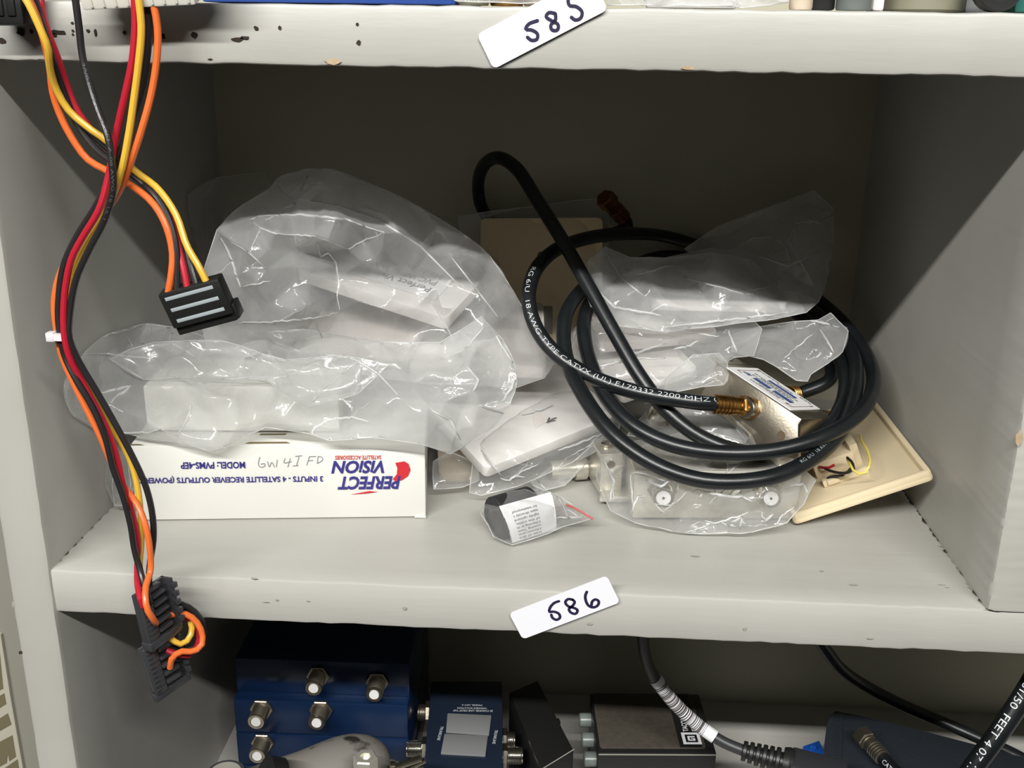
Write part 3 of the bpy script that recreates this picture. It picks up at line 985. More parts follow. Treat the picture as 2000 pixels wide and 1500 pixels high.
# ---- roll of rubber tape with a folded instruction slip
axis = Vector((.80, .58, .04)).normalized()
rt = .0096
tape_c = atz(966, 1012, rt + .0010)
tape = empty('rubber_tape_roll', (tape_c.x, tape_c.y, 0.0008), 'small black roll of rubber tape in a tiny zip bag at the front', 'tape')
obj('roll', [(lathe([(0, .003), (.0005, .0046), (.0002, .0060), (0, .0066), (0, rt - .0006), (.0006, rt), (.019, rt), (.0198, rt - .0008), (.0198, .003)], zframe(tape_c, axis), 32), 'tape'), (lathe([(-.0002, .0028), (.0002, .0028)], zframe(tape_c, axis), 16), 'hole')], tape)
reg(tape)
q0, q1, q2, q3 = atz(1001, 1060, .0012), atz(1086, 1034, .0030), at(1078, 966, .0430), at(978, 994, .0365)
slip = empty('instruction_slip', q0, 'folded white paper slip with tiny upside-down print, beside the rubber tape roll', 'paper')
def bil(a, b, lift=0):
    n = (q1 - q0).cross(q3 - q0).normalized()
    bulge = .0025 * math.sin(math.pi * b) * 0.6
    return q0.lerp(q1, a).lerp(q3.lerp(q2, a), b) + n * (lift + bulge)
def sheet(off, cut):
    bm = bmesh.new()
    n = 10
    g = [[bm.verts.new(bil(a / n, b / n * cut, off)) for a in range(n + 1)] for b in range(n + 1)]
    for b in range(n):
        for a in range(n):
            bm.faces.new((g[b][a], g[b][a + 1], g[b + 1][a + 1], g[b + 1][a]))
    r = bmesh.ops.extrude_face_region(bm, geom=bm.faces[:])
    nn = (q1 - q0).cross(q3 - q0).normalized()
    bmesh.ops.translate(bm, verts=[v for v in r['geom'] if isinstance(v, bmesh.types.BMVert)], vec=nn * .0002)
    bmesh.ops.recalc_face_normals(bm, faces=bm.faces)
    return bm
lines = ['tree of dirt', '2.Remove prot', 'coating from', '3.Starting at th', 'of the cable,', 'tightly upward', 'tape directly t', 'for weatherproof']
tp = []
for i, s in enumerate(lines):
    t2 = text2d(s, .01)
    xs = [v.co.x for v in t2.verts]
    w_ = max(xs) - min(xs)
    for v in t2.verts:
        a = .66 - (v.co.x - min(xs)) / w_ * .50
        b = .09 + i * .108 - (v.co.y - .35) * .085
        v.co = bil(a, b, .00045)
    tp.append(t2)
obj('slip', [(sheet(0, 1.0), 'paper'), (sheet(-.0009, 1.05), 'paper'), (join(*tp), 'print_grey')], slip)
reg(slip)
# ---- little things half hidden in bags under the centre plates
e = empty('coax_connector', at(1098, 925, .108), 'pale bagged coax connector in the shade under the centre plate bag', 'connector')
obj('barrel', [(lathe([(0, .0045), (.012, .0045), (.012, .0060), (.018, .0060), (.018, .0048), (.024, .0048)], zframe(Vector((at(1075, 930, .108).x, .108, .0068)), (.95, .25, 0)), 16), 'tin')], e)
reg(e)
plate_px('ivory bagged wall plate peeping out between the printed carton and the centre zip bag', (858, 945, .100), (938, 940, .103), (.0, .95, .25), .06, .006, 'beige')

# ---- black coax cable: one long coil ending in the splitter
CR = .0036
coil_px = [(1392, 790, .076), (1330, 783, .080), (1240, 765, .086), (1150, 733, .094), (1085, 690, .102), (1047, 640, .110), (1032, 582, .120), (1045, 530, .134), (1080, 492, .152), (1140, 467, .176), (1230, 456, .210), (1310, 464, .236), (1420, 500, .243),
           (1530, 540, .238), (1600, 588, .212), (1655, 640, .180), (1696, 700, .150), (1706, 752, .122), (1680, 806, .094), (1610, 852, .074), (1510, 880, .066), (1400, 884, .064), (1310, 868, .066), (1238, 832, .074), (1184, 776, .088), (1150, 700, .108), (1140, 640, .124),
           (1152, 592, .148), (1200, 540, .205), (1310, 500, .238), (1500, 560, .236), (1600, 620, .190), (1660, 680, .158), (1672, 750, .122), (1650, 830, .092), (1600, 886, .070), (1520, 928, .054), (1430, 941, .049), (1352, 934, .049), (1270, 902, .055), (1195, 846, .066), (1138, 770, .084),
           (1104, 690, .106), (1104, 620, .124), (1135, 568, .148), (1190, 545, .205), (1350, 520, .2415), (1520, 590, .225), (1610, 660, .178), (1650, 730, .140), (1640, 800, .110), (1590, 860, .090), (1510, 888, .082), (1430, 878, .080), (1362, 850, .083), (1300, 800, .090), (1250, 735, .100), (1200, 650, .114),
           (1150, 560, .130), (1100, 472, .148), (1050, 392, .168), (1008, 328, .186), (973, 308, .200), (946, 322, .214), (934, 362, .231), (943, 410, .2385), (985, 455, .2405), (1080, 470, .2415), (1180, 462, .236), (1225, 440, .226), (1212, 420, .222)]
coil_path = [at(*q) for q in coil_px]
best = None
for k in range(200):                     # the plug is 19.5 mm long from cable end to port
    q = at(1394, 789, .030 + k * .0005)
    e_ = abs((q - port_in).length - .0195)
    if q.y < port_in.y and (best is None or e_ < best[0]):
        best = (e_, q)
coil_path[0] = best[1]
dd0 = (port_in - coil_path[0]).normalized()
coil_path[1] = coil_path[0].lerp(coil_path[1], .5) * .5 + (coil_path[0] - dd0 * .008) * .5
# keep the coil clear of the right upright and the back panel
for p in coil_path:
    p.x = min(p.x, W2 - CR - .0008)
    p.y = min(p.y, D - CR - .0005)
coil = empty('coax_cable', coil_path[0], 'long black coax cable coiled round the splitter, tall loop at its back', 'cable')
side = Vector((-.35, -.75, .55))
writing = text_on_tube('RG 6/U  18 AWG TYPE CATVX (UL) E179332 2200 MHZ CVT', list(reversed(coil_path[:10])), CR, .0500, .0029, side, bold=-.014, shift=0.0004, stretch=1.62)
wr2 = text_on_tube('RG 6/U  18 AWG TYPE CATVX (UL)', list(reversed(coil_path[28:39])), CR, .050, .0022, side, bold=-.015, stretch=1.2)
obj('jacket', [(tube(coil_path, CR, 18, step=.0025), 'black_jacket'), (writing, 'print_white'), (wr2, 'strip')], coil)
d_in = (port_in - coil_path[0]).normalized()
obj('plug', [(f_plug(zframe(port_in - d_in * .0195, d_in)), 'gold')], coil, label='gold compression plug on the splitter')
e_up = (coil_path[-1] - coil_path[-2]).normalized()
tip = at(1186, 392, .214)
dtip = (tip - coil_path[-1]).normalized()
obj('plug', [(f_plug(zframe(coil_path[-1] - dtip * .003, dtip)), 'copper')], coil, label='loose copper-toned plug standing up at the back')

# short black leads on the two output ports
for o_, pts, lb in ((out_a, [at(1618, 744, (out_a + wv * .022).y + .002), at(1622, 714, (out_a + wv * .020).y + .016), at(1600, 684, (out_a + wv * .020).y + .030), at(1570, 668, (out_a + wv * .020).y + .045)], 'black coax lead from the rear right-hand port of the splitter, vanishing under a bag flap'),
                    (out_b, [out_b + wv * .0215], 'black coax lead from the front right-hand port of the splitter, under the coil')):
    pts = [o_ + wv * .008, o_ + wv * .017] + pts
    for q in pts:
        q.x = min(q.x, W2 - CR - .001)
    e = empty('coax_cable', pts[0], lb, 'cable')
    obj('jacket', [(tube(pts, CR * .97, 16, step=.002), 'black_jacket')], e)
    obj('plug', [(f_plug(zframe(o_ + wv * .0195, -wv)), 'gold')], e, label='gold compression plug')

# ------------------------------------------------------------------ power leads hanging in front of the shelves
WR = .00125
def wire(parent, m, pts, y=None, r=WR, step=.0025):
    P = [at(p[0], p[1], p[2] if len(p) > 2 else y) for p in pts]
    return obj('wire', [(tube(P, r, 10, step=step), m)], parent, label={'yellow': 'yellow wire', 'red': 'red wire', 'orange': 'orange wire', 'black_wire': 'black wire'}[m])

# lead one: white nylon plug over the upper shelf edge, down past a cable tie, to two drive plugs
nyl = [at(172, 17, -.013), at(358, 8, -.013)]
lead = empty('power_cable', nyl[0], 'power lead from a white nylon plug, with cable tie and two black drive plugs below', 'cable', 'power leads hanging in front')
mm_ = frame(nyl[0], nyl[1] - nyl[0], (0, -.3, 1))
nb = [box(.0385, .010, .012, mm_, (.0185, .002, .0062), .0008)]
for k in range(9):
    nb.append(box(.0008, .0102, .011, mm_, (.003 + k * .0041, .0016, .0066), .0002))
nb.append(prism([(.034, -.003), (.046, -.001), (.046, .004), (.034, .007)], .010, mm_ @ Matrix.Translation((0, 0, .0035)), .0004))
obj('plug_housing', [(join(*nb), 'molex')], lead)
Y = -.016
wire(lead, 'red', [(262, -8, Y), (264, 50, Y), (258, 120, Y), (243, 190, Y), (227, 262, Y + .001), (213, 340, Y), (194, 408, Y - .002), (160, 466, Y - .002), (140, 505, Y - .002), (128, 560, Y - .002), (124, 615, -.0185), (126, 657, -.019), (136, 698, -.0185), (163, 750, Y), (190, 800, Y), (214, 850, Y), (228, 892, Y), (240, 945, Y), (257, 1000, Y), (269, 1055, Y), (268, 1110, Y), (269, 1145, -.0255), (277, 1178, -.0305), (284, 1188, -.027)])
wire(lead, 'yellow', [(270, -8, -.018), (276, 55, -.018), (271, 120, -.018), (262, 190, -.018), (251, 265, -.0185), (238, 330, -.0185), (222, 378, -.0155), (200, 425, -.014), (168, 478, -.014), (148, 520, -.014), (138, 570, -.014), (133, 615, -.0150), (131, 657, -.0155), (142, 702, -.0145), (172, 752, -.013), (205, 815, -.012), (236, 862, -.012), (258, 908, -.013), (270, 960, -.014), (275, 1010, -.014), (276, 1060, -.014), (273, 1110, -.015), (284, 1150, -.0155), (300, 1168, -.016)])
wire(lead, 'black_wire', [(284, -8, -.012), (291, 55, -.0115), (285, 125, -.0112), (268, 205, -.0115), (240, 280, -.0135), (214, 350, -.0135), (188, 402, -.0135), (150, 462, -.0135), (124, 520, -.0145), (115, 580, -.0155), (114, 625, -.016), (118, 657, -.0165), (126, 694, -.016), (148, 740, -.0178), (180, 794, -.0185), (205, 852, -.0190), (221, 915, -.0190), (240, 968, -.019), (255, 1025, -.019), (263, 1075, -.019), (276, 1122, -.021), (289, 1166, -.0270), (294, 1178, -.024)])
blk2 = [(146, -10, -.0135), (154, 50, -.0135), (161, 110, -.0135), (174, 162, -.0145), (191, 215, -.017), (211, 268, -.0205), (219, 325, -.0212), (221, 372, -.0205), (204, 430, -.0180), (174, 488, -.0175), (149, 545, -.0172), (138, 600, -.0172), (135, 657, -.0180), (152, 702, -.0170), (186, 760, -.0160), (225, 828, -.0160), (262, 898, -.0165), (284, 948, -.017), (297, 1000, -.017), (300, 1050, -.0170), (293, 1100, -.017), (291, 1140, -.0175), (296, 1172, -.018)]
o = wire(lead, 'black_wire', blk2)
P_ = [at(*q) for q in blk2]
pt = text_on_tube('3/V0 K  18 UL  D.CN  A-08 AWG 18  UL 1007', P_[1:9], WR, .012, .00085, (.3, -1, .1), stretch=2.6)
obj('wire_print', [(pt, 'wire_print')], lead)
wire(lead, 'orange', [(297, -8, -.0145), (308, 60, -.0145), (305, 125, -.0145), (295, 185, -.015), (279, 245, -.0165), (258, 310, -.0165), (240, 358, -.0145), (217, 398, -.0115), (180, 440, -.0112), (140, 490, -.0115), (114, 545, -.0125), (106, 590, -.0130), (108, 625, -.0135), (113, 657, -.0140), (120, 692, -.0135), (141, 742, -.0145), (168, 796, -.0155), (196, 852, -.0160), (218, 905, -.0155), (242, 950, -.0145), (268, 985, -.0165), (284, 1025, -.0205), (293, 1075, -.0215), (294, 1115, -.0220), (284, 1150, -.0290), (287, 1188, -.0335), (300, 1210, -.0320), (305, 1217, -.0285)])
tie_a, tie_b = at(107, 656, -.0165), at(143, 656, -.0165)
tc2 = (tie_a + tie_b) / 2
mt_ = zframe(tc2, (tie_b - tie_a).cross(Vector((0, 1, 0))), (0, 1, 0))
ring_o = prism([(x, y) for x, y in rrect(.0052, .0084, .0024)], .0026, frame(tc2 - Vector((.001, 0, .0013)), Vector((0, 1, 0)), (0, 0, 1)))
obj('cable_tie', [(ring_o, 'tie'), (box(.003, .0036, .0034, I4, tc2 + Vector((-.0042, -.001, 0)), .0004), 'tie')], lead, label='clear nylon cable tie')

def drive_plug(parent, o, along, across, label, L=.0215, w_=.0165, deep=.0058, comb=True):
    """open channel: base, two side walls, ribs between the wires, lip at the end; X along, Y across"""
    x = Vector(along).normalized()
    y = Vector(across)
    y = (y - x * y.dot(x)).normalized()
    z = x.cross(y)
    if z.y > 0: z = -z
    y = z.cross(x)
    m = Matrix((x, y, z)).transposed().to_4x4()
    m.translation = Vector(o)
    bs = [box(L, w_, .0018, m, (0, 0, .0009), .0003),
          box(L, .0016, deep, m, (0, w_ / 2 - .0008, deep / 2), .0003),
          box(L * .96, .0055, .0030, m, (0, -w_ / 2 + .00275, .0030), .0004),
          box(.0034, w_ + .0012, deep * .9, m, (L / 2 + .0010, 0, deep * .42), .0004),
          box(.0020, w_ * .6, deep * .6, m, (-L / 2 + .0010, -.001, deep * .35), .0003)]
    for k in range(5):
        bs.append(box(.0014, w_ * .42, .0042, m, (-L / 2 + .0035 + k * (L - .006) / 4.2, .0008, .0030), .0002))
        bs.append(box(.0022, .0022, .0022, m, (-L / 2 + .003 + k * (L - .005) / 4.4, w_ / 2 - .0006, deep + .0004), .0002))
    for k in range(9):
        bs.append(box(.0007, .0048, .0005, m, (-L / 2 + .0022 + k * .0021, -w_ / 2 + .00275, .0047), .00015))
    return obj('drive_plug', [(join(*bs), 'black_rib')], parent, label=label), m

c2 = (at(262, 1212, -.0245) + at(332, 1168, -.015)) / 2
_, m2_ = drive_plug(lead, c2, at(303, 1238, -.020) - at(282, 1150, -.020), at(332, 1168, -.008) - at(262, 1212, -.026), 'upper black drive plug')
c3 = (at(290, 1302, -.0185) + at(338, 1280, -.0125)) / 2
_, m3_ = drive_plug(lead, c3, at(330, 1326, -.016) - at(306, 1244, -.016), at(338, 1280, -.010) - at(290, 1302, -.020), 'lower black drive plug', deep=.0045)
Y = -.012
wire(lead, 'orange', [(318, 1206, -.016), (342, 1199, -.014), (362, 1199, -.013), (385, 1216, -.013), (396, 1244, -.014), (392, 1264, -.016), (375, 1272, -.0180), (352, 1273, -.020), (337, 1284, -.0215), (332, 1304, -.0205)])
wire(lead, 'yellow', [(372, 1214, -.0115), (375, 1232, -.0125), (365, 1252, -.0155), (350, 1258, -.0175), (338, 1250, -.018), (322, 1240, -.0165)])
wire(lead, 'red', [(340, 1204, -.0105), (368, 1208, -.0095), (388, 1232, -.010), (386, 1260, -.0115), (368, 1280, -.014), (346, 1278, -.0165), (326, 1270, -.0165)])
wire(lead, 'black_wire', [(322, 1184, -.013), (345, 1178, -.012), (372, 1188, -.010), (392, 1210, -.009), (398, 1236, -.0075), (388, 1262, -.009), (360, 1284, -.0115), (330, 1290, -.0145)])
wire(lead, 'black_wire', [(320, 1200, -.010), (345, 1190, -.0085), (374, 1200, -.007), (390, 1226, -.006), (384, 1256, -.007), (352, 1270, -.0110), (322, 1256, -.0135)])

# lead two: black plug at the top left, crossing behind, to the drive plug with grey bars
k0, k1 = at(-20, 50, -.012), at(53, 50, -.012)
lead2 = empty('power_cable', k1, 'power lead from the top left corner to a drive plug with three grey bars', 'cable', 'power leads hanging in front')
mk_ = frame(k0, k1 - k0, (0, 0, 1))
lk = (k1 - k0).length
obj('plug_housing', [(join(box(lk, .011, .016, mk_, (lk / 2, .0035, .008), .0012), box(.003, .0125, .012, mk_, (lk * .72, .0035, .009), .0005), box(.003, .0125, .012, mk_, (lk * .4, .0035, .009), .0005)), 'black_plastic')], lead2)
wire(lead2, 'yellow', [(38, -20, -.019), (56, 8, -.0200), (78, 55, -.0205), (93, 92, -.0200), (97, 130, -.0165), (109, 172, -.0125), (133, 214, -.0105), (168, 246, -.0095), (212, 278, -.0085), (262, 332, -.0085), (308, 368, -.0105), (344, 420, -.013), (365, 480, -.016), (388, 520, -.018), (404, 552, -.0185)])
wire(lead2, 'red', [(78, -20, -.004), (82, 20, -.0055), (96, 70, -.0075), (112, 112, -.0068), (128, 160, -.0055), (150, 215, -.0055), (185, 262, -.0055), (215, 296, -.0055), (262, 340, -.0058), (308, 385, -.008), (336, 432, -.011), (350, 488, -.0145), (360, 530, -.017), (366, 562, -.0185)])
wire(lead2, 'black_wire', [(60, -20, -.0060), (74, 20, -.0095), (90, 75, -.0105), (106, 128, -.0090), (128, 190, -.0075), (150, 240, -.0068), (186, 290, -.0075), (222, 318, -.0075), (272, 352, -.0078), (308, 388, -.011), (332, 434, -.0135), (345, 490, -.016), (346, 535, -.0175), (346, 566, -.0185)])
wire(lead2, 'black_wire', [(48, -20, -.0120), (66, 16, -.0140), (84, 70, -.0140), (98, 125, -.0105), (116, 180, -.0075), (140, 222, -.0065), (180, 262, -.006), (222, 300, -.006), (280, 348, -.0062), (320, 388, -.0085), (350, 436, -.0105), (366, 490, -.0135), (376, 530, -.0165), (384, 558, -.0178)])
wire(lead2, 'orange', [(44, -20, -.0155), (64, 14, -.0170), (84, 72, -.0170), (97, 130, -.0130), (103, 180, -.0110), (118, 226, -.0095), (142, 272, -.0090), (172, 312, -.0085), (210, 334, -.0090), (256, 362, -.0100), (298, 396, -.0130), (324, 440, -.0150), (337, 495, -.0165), (334, 540, -.0182), (328, 574, -.0185)])
s0, s1, s3 = at(307, 577, -.0205), at(425, 545, -.0205), at(345, 662, -.0175)
ms_ = frame(s0, s1 - s0, (s1 - s0).cross(s3 - s0) * -1)
if ms_.to_3x3().col[2].y > 0:
    pass
sw_ = (s1 - s0).length
xs_ = (s1 - s0).normalized()
ys_ = (s0 - s3)
ys_ = (ys_ - xs_ * ys_.dot(xs_)).normalized()
zs_ = xs_.cross(ys_)
ms_ = Matrix((xs_, ys_, zs_)).transposed().to_4x4()
ms_.translation = s0
shh = (s3 - s0).length * .985
bs = [box(sw_, shh * .80, .0066, ms_, (sw_ / 2, -shh * .40, -.0033), .0007),
      box(sw_ * .99, shh * .24, .0050, ms_, (sw_ / 2, -shh * .88, -.0042), .0005),
      box(.0018, shh * .34, .0066, ms_, (sw_ + .0001, -shh * .80, -.0050), .0004)]
st_ = []
for k in range(3):
    st_.append(box(sw_ * .79, .00135, .0002, ms_, (sw_ * (.485 + .012 * k), -.0023 - k * .00445, .0001), .00008))
dp = obj('drive_plug', [(join(*bs), 'black_plastic'), (join(*st_), 'strip')], lead2, label='black drive plug with three grey bars')
SOLID_BV = None

# ------------------------------------------------------------------ clear plastic bags
def shelf_solids():
    return [o for o in col.objects if o.type == 'MESH' and o.parent is unit]

bpy.context.view_layer.update()
CABLE_BV = bvh_of([m for o in list(col.objects) if o.name.startswith('coax_cable') and o.parent is None for m in mesh_tree(o)])
ALL_BV = bvh_of(SOLIDS + shelf_solids())

def inside(p, poly):
    c = False
    n = len(poly)
    for i in range(n):
        a, b = poly[i], poly[(i + 1) % n]
        if (a[1] > p[1]) != (b[1] > p[1]) and p[0] < (b[0] - a[0]) * (p[1] - a[1]) / (b[1] - a[1]) + a[0]:
            c = not c
    return c

def seg_d(p, a, b):
    ax, ay, bx, by = a[0], a[1], b[0], b[1]
    dx, dy = bx - ax, by - ay
    t = max(0, min(1, ((p[0] - ax) * dx + (p[1] - ay) * dy) / (dx * dx + dy * dy + 1e-9)))
    return math.hypot(p[0] - ax - dx * t, p[1] - ay - dy * t)

def auto_lines(rr, folds, gap):
    """small extra wrinkles branching off the main folds"""
    out = []
    for f in folds:
        for (ax, ay), (bx, by) in zip(f, f[1:]):
            for _ in range(rr.choice((0, 0, 1, 1))):
                t = rr.random()
                q = (ax + (bx - ax) * t, ay + (by - ay) * t)
                an = math.atan2(by - ay, bx - ax) + rr.choice((-1, 1)) * rr.uniform(.4, 1.3)
                ln = gap * rr.uniform(.5, 1.8)
                out.append([q, (q[0] + ln * math.cos(an) * .5 + rr.uniform(-4, 4), q[1] + ln * math.sin(an) * .5 + rr.uniform(-4, 4)), (q[0] + ln * math.cos(an), q[1] + ln * math.sin(an))])
    return out

def bag(label, outline, ctrl=(), contents=(), m='film', thick=.012, seed=0, gap=26, crumple=.0035, folds=(), avoid_cable=False, clear=.0028, crinkle=.0016, name='plastic_bag', extra=None):
    """A clear bag: seam outline (picture column, row, depth), two film layers bulging round what is in it and
    draped over what lies under it. Depth is the real distance into the shelf."""
    rr = random.Random(seed)
    ol = []
    n = len(outline)
    for i in range(n):                       # densify the seam
        a, b = outline[i], outline[(i + 1) % n]
        k = max(1, int(math.hypot(b[0] - a[0], b[1] - a[1]) / (gap * 1.1)))
        for j in range(k):
            t = j / k
            ol.append(tuple(a[q] + (b[q] - a[q]) * t for q in range(3)) if j == 0 else
                      (a[0] + (b[0] - a[0]) * t + rr.uniform(-1.5, 1.5), a[1] + (b[1] - a[1]) * t + rr.uniform(-1.5, 1.5), a[2] + (b[2] - a[2]) * t))
    cp = list(ol) + list(ctrl)
    def dep(x, y):
        s = w_ = 0
        for q in cp:
            d2 = (q[0] - x) ** 2 + (q[1] - y) ** 2 + 4
            k = 1 / d2 ** 1.5
            s += k * q[2]
            w_ += k
        return s / w_
    pts = []
    x0, x1 = min(q[0] for q in ol), max(q[0] for q in ol)
    y0, y1 = min(q[1] for q in ol), max(q[1] for q in ol)
    # fold lines: creased ridges in the film
    area = (x1 - x0) * (y1 - y0)
    folds = list(folds)
    n_given = len(folds)
    for _ in range(int(min(11, area / (gap * gap * 18)))):
        q = (rr.uniform(x0, x1), rr.uniform(y0, y1))
        an = rr.uniform(-.7, .7) + (math.pi / 2 if rr.random() < .25 else 0)
        ln = rr.uniform(2.0, 5.0) * gap
        folds.append([q, (q[0] + ln * math.cos(an) * .5, q[1] + ln * math.sin(an) * .5 + rr.uniform(-.3, .3) * gap), (q[0] + ln * math.cos(an), q[1] + ln * math.sin(an))])
    fedges = []
    for f in folds:
        last = None
        sg = -1 if rr.random() < .7 else 1
        for (ax, ay), (bx, by) in zip(f, f[1:]):
            k = max(1, int(math.hypot(bx - ax, by - ay) / (gap * .55)))
            for j in range(k + 1):
                q = (ax + (bx - ax) * j / k, ay + (by - ay) * j / k)
                if inside(q, ol) and min(seg_d(q, ol[i], ol[(i + 1) % len(ol)]) for i in range(len(ol))) > gap * .35:
                    near = [z for z in range(len(pts)) if math.hypot(q[0] - pts[z][0], q[1] - pts[z][1]) < gap * .36]
                    if near:
                        cur = near[0]
                    else:
                        pts.append((q[0], q[1], sg))
                        cur = len(pts) - 1
                    if last is not None and last != cur:
                        fedges.append((len(ol) + last, len(ol) + cur))
                    last = cur
                else:
                    last = None
    tries = 0
    while tries < 2600:
        tries += 1
        q = (rr.uniform(x0, x1), rr.uniform(y0, y1))
        if not inside(q, ol): continue
        if min(seg_d(q, ol[i], ol[(i + 1) % len(ol)]) for i in range(len(ol))) < gap * .5: continue
        g = gap * (.6 + .8 * rr.random())
        if all(math.hypot(q[0] - z[0], q[1] - z[1]) > g for z in pts):
            pts.append((q[0], q[1], 0))
    P2 = [Vector((q[0], q[1])) for q in ol] + [Vector((q[0], q[1])) for q in pts]
    no = len(ol)
    edges = [(i, (i + 1) % no) for i in range(no)] + fedges
    vo, eo, fo, ov, oe, of = delaunay_2d_cdt(P2, edges, [], 1, 1e-3)
    cbv = bvh_of(contents) if contents else None
    bm = bmesh.new()
    fr, bk = [], []
    seam_y = {}
    for i, v in enumerate(vo):
        src = ov[i][0] if ov[i] else -1
        onseam = 0 <= src < no
        d = ray(v.x, v.y)
        dn = d.normalized()
        ky = dn.y
        y = ol[src][2] if onseam else dep(v.x, v.y)
        edge = 0 if onseam else min(seg_d(v, ol[k], ol[(k + 1) % no]) for k in range(no))
        ridge = pts[src - no][2] if src >= no else 0
        jit = rr.uniform(-1, 1) * crumple * min(1, edge / 40)
        if ridge: jit = ridge * crumple * rr.uniform(.7, 1.3) * min(1, edge / 40)
        lim = 9.0
        h = ALL_BV.ray_cast(CAM, dn)
        if h[0] is not None:
            lim = h[0].y - clear
        clim, chid = -9.0, 9.0
        if avoid_cable:
            hc = CABLE_BV.ray_cast(CAM, dn)
            if hc[0] is None:                # a near miss counts too: the film spans between strands
                for ox, oy in ((9, 0), (-9, 0), (0, 9), (0, -9)):
                    hc = CABLE_BV.ray_cast(CAM, ray(v.x + ox, v.y + oy).normalized())
                    if hc[0] is not None: break
            if hc[0] is not None:
                if hc[0].y < y + .006: clim = hc[0].y + 2 * CR + .0020
                else: chid = hc[0].y - .0015
        yf = y - thick * .5 * min(1, edge / 60) + jit
        yb = y + thick * .5 * min(1, edge / 60) + rr.uniform(-1, 1) * crumple * .7 * min(1, edge / 40)
        inc = False
        if cbv is not None:
            hh = cbv.ray_cast(CAM, dn)
            if hh[0] is not None:
                inc = True
                yf = min(yf, hh[0].y - clear - abs(jit) * .5)
        yf = min(yf, lim)
        if not inc:
            yb = min(yb, lim - .0002 if lim < 8 else yb)
            yb = max(yb, yf + .0004)
        else:
            yb = max(yb, yf + .004)
            # leave the far side of the contents inside
            pos = hh[0] + dn * .0005
            far = hh[0]
            for _ in range(4):
                h2 = cbv.ray_cast(pos, dn)
                if h2[0] is None: break
                far = h2[0]
                pos = far + dn * .0005
            yb = max(yb, far.y + .0035)
        if avoid_cable:
            yb = min(yb, chid)
            yf = min(yf, chid - .0006)
            if clim > 0 and (clim - yf) < .03 and not inc:
                yf = max(yf, clim)
            yb = max(yb, yf + .0006)
        yb = min(yb, D - .0008)
        yf = min(yf, D - .0014)
        pf, pb_ = CAM + d * ((yf - CAM.y) / d.y), CAM + d * ((yb - CAM.y) / d.y)
        for q in (pf, pb_):
            q.x = min(max(q.x, -W2 + .0008), W2 - .0008)
            q.z = max(q.z, .0006)
        a = bm.verts.new(pf)
        fr.append(a)
        if onseam:
            bk.append(a)
        else:
            bk.append(bm.verts.new(pb_))
    for f in fo:
        try:
            bm.faces.new([fr[i] for i in f])
        except ValueError:
            pass
        if any(fr[i] is not bk[i] for i in f):
            try:
                bm.faces.new([bk[i] for i in reversed(f)])
            except ValueError:
                pass
    bmesh.ops.recalc_face_normals(bm, faces=bm.faces)
    cl = bm.edges.layers.float.new('crease_edge')
    seam = set()
    rid = set()
    for i in range(len(vo)):
        s_ = ov[i][0] if ov[i] else -1
        if 0 <= s_ < no:
            seam.add(fr[i])
        elif s_ >= no and pts[s_ - no][2] != 0:
            rid.add(fr[i])
            rid.add(bk[i])
    for e in bm.edges:
        q = rr.random()
        e[cl] = .75 if q > .80 else (.55 if q > .55 else (.3 if q > .3 else 0))
        if e.verts[0] in seam and e.verts[1] in seam:
            e[cl] = .85
        elif e.verts[0] in rid and e.verts[1] in rid:
            e[cl] = .82
    base = at(outline[0][0], outline[0][1], outline[0][2])
    lo = min(bm.verts, key=lambda v: v.co.z).co
    base = Vector((sum(v.co.x for v in bm.verts) / len(bm.verts), sum(v.co.y for v in bm.verts) / len(bm.verts), lo.z))
    o = obj(name, [(bm, m)], label=label, cat='bag', base=base, sm=False, group='clear plastic bags of spare parts')
    sub = o.modifiers.new('soft', 'SUBSURF')
    sub.levels = sub.render_levels = 2
    if crinkle:
        s2 = o.modifiers.new('fine', 'SUBSURF')
        s2.levels = s2.render_levels = 1
        dm = o.modifiers.new('crinkle', 'DISPLACE')
        dm.texture = CRINK
        dm.texture_coords = 'LOCAL'
        dm.strength = crinkle
        dm.mid_level = .35
    dg = bpy.context.evaluated_depsgraph_get()
    me = bpy.data.meshes.new_from_object(o.evaluated_get(dg))
    o.modifiers.clear()
    old = o.data
    o.data = me
    bpy.data.meshes.remove(old)
    # pale tubes along the folds and sealed rim, glints put into their colour
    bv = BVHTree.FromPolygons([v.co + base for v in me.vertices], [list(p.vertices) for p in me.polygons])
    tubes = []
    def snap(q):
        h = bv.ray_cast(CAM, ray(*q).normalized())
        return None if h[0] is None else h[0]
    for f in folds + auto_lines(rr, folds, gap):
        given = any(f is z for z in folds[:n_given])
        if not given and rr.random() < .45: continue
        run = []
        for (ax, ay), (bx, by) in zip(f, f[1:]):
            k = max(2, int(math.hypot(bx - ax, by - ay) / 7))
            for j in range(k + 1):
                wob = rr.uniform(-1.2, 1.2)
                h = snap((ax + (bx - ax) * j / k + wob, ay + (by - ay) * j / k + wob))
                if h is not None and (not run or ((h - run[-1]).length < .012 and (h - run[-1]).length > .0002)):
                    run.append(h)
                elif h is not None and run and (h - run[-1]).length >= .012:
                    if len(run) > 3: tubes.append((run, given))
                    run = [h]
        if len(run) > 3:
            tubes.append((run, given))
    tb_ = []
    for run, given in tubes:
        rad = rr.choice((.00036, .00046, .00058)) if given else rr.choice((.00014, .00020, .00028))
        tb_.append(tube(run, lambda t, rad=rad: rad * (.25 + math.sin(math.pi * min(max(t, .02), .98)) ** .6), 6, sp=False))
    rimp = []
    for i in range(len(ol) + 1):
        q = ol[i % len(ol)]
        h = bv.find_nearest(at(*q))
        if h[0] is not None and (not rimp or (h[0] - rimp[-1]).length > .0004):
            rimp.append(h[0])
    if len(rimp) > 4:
        tb_.append(tube(rimp, .00022, 6, sp=False))
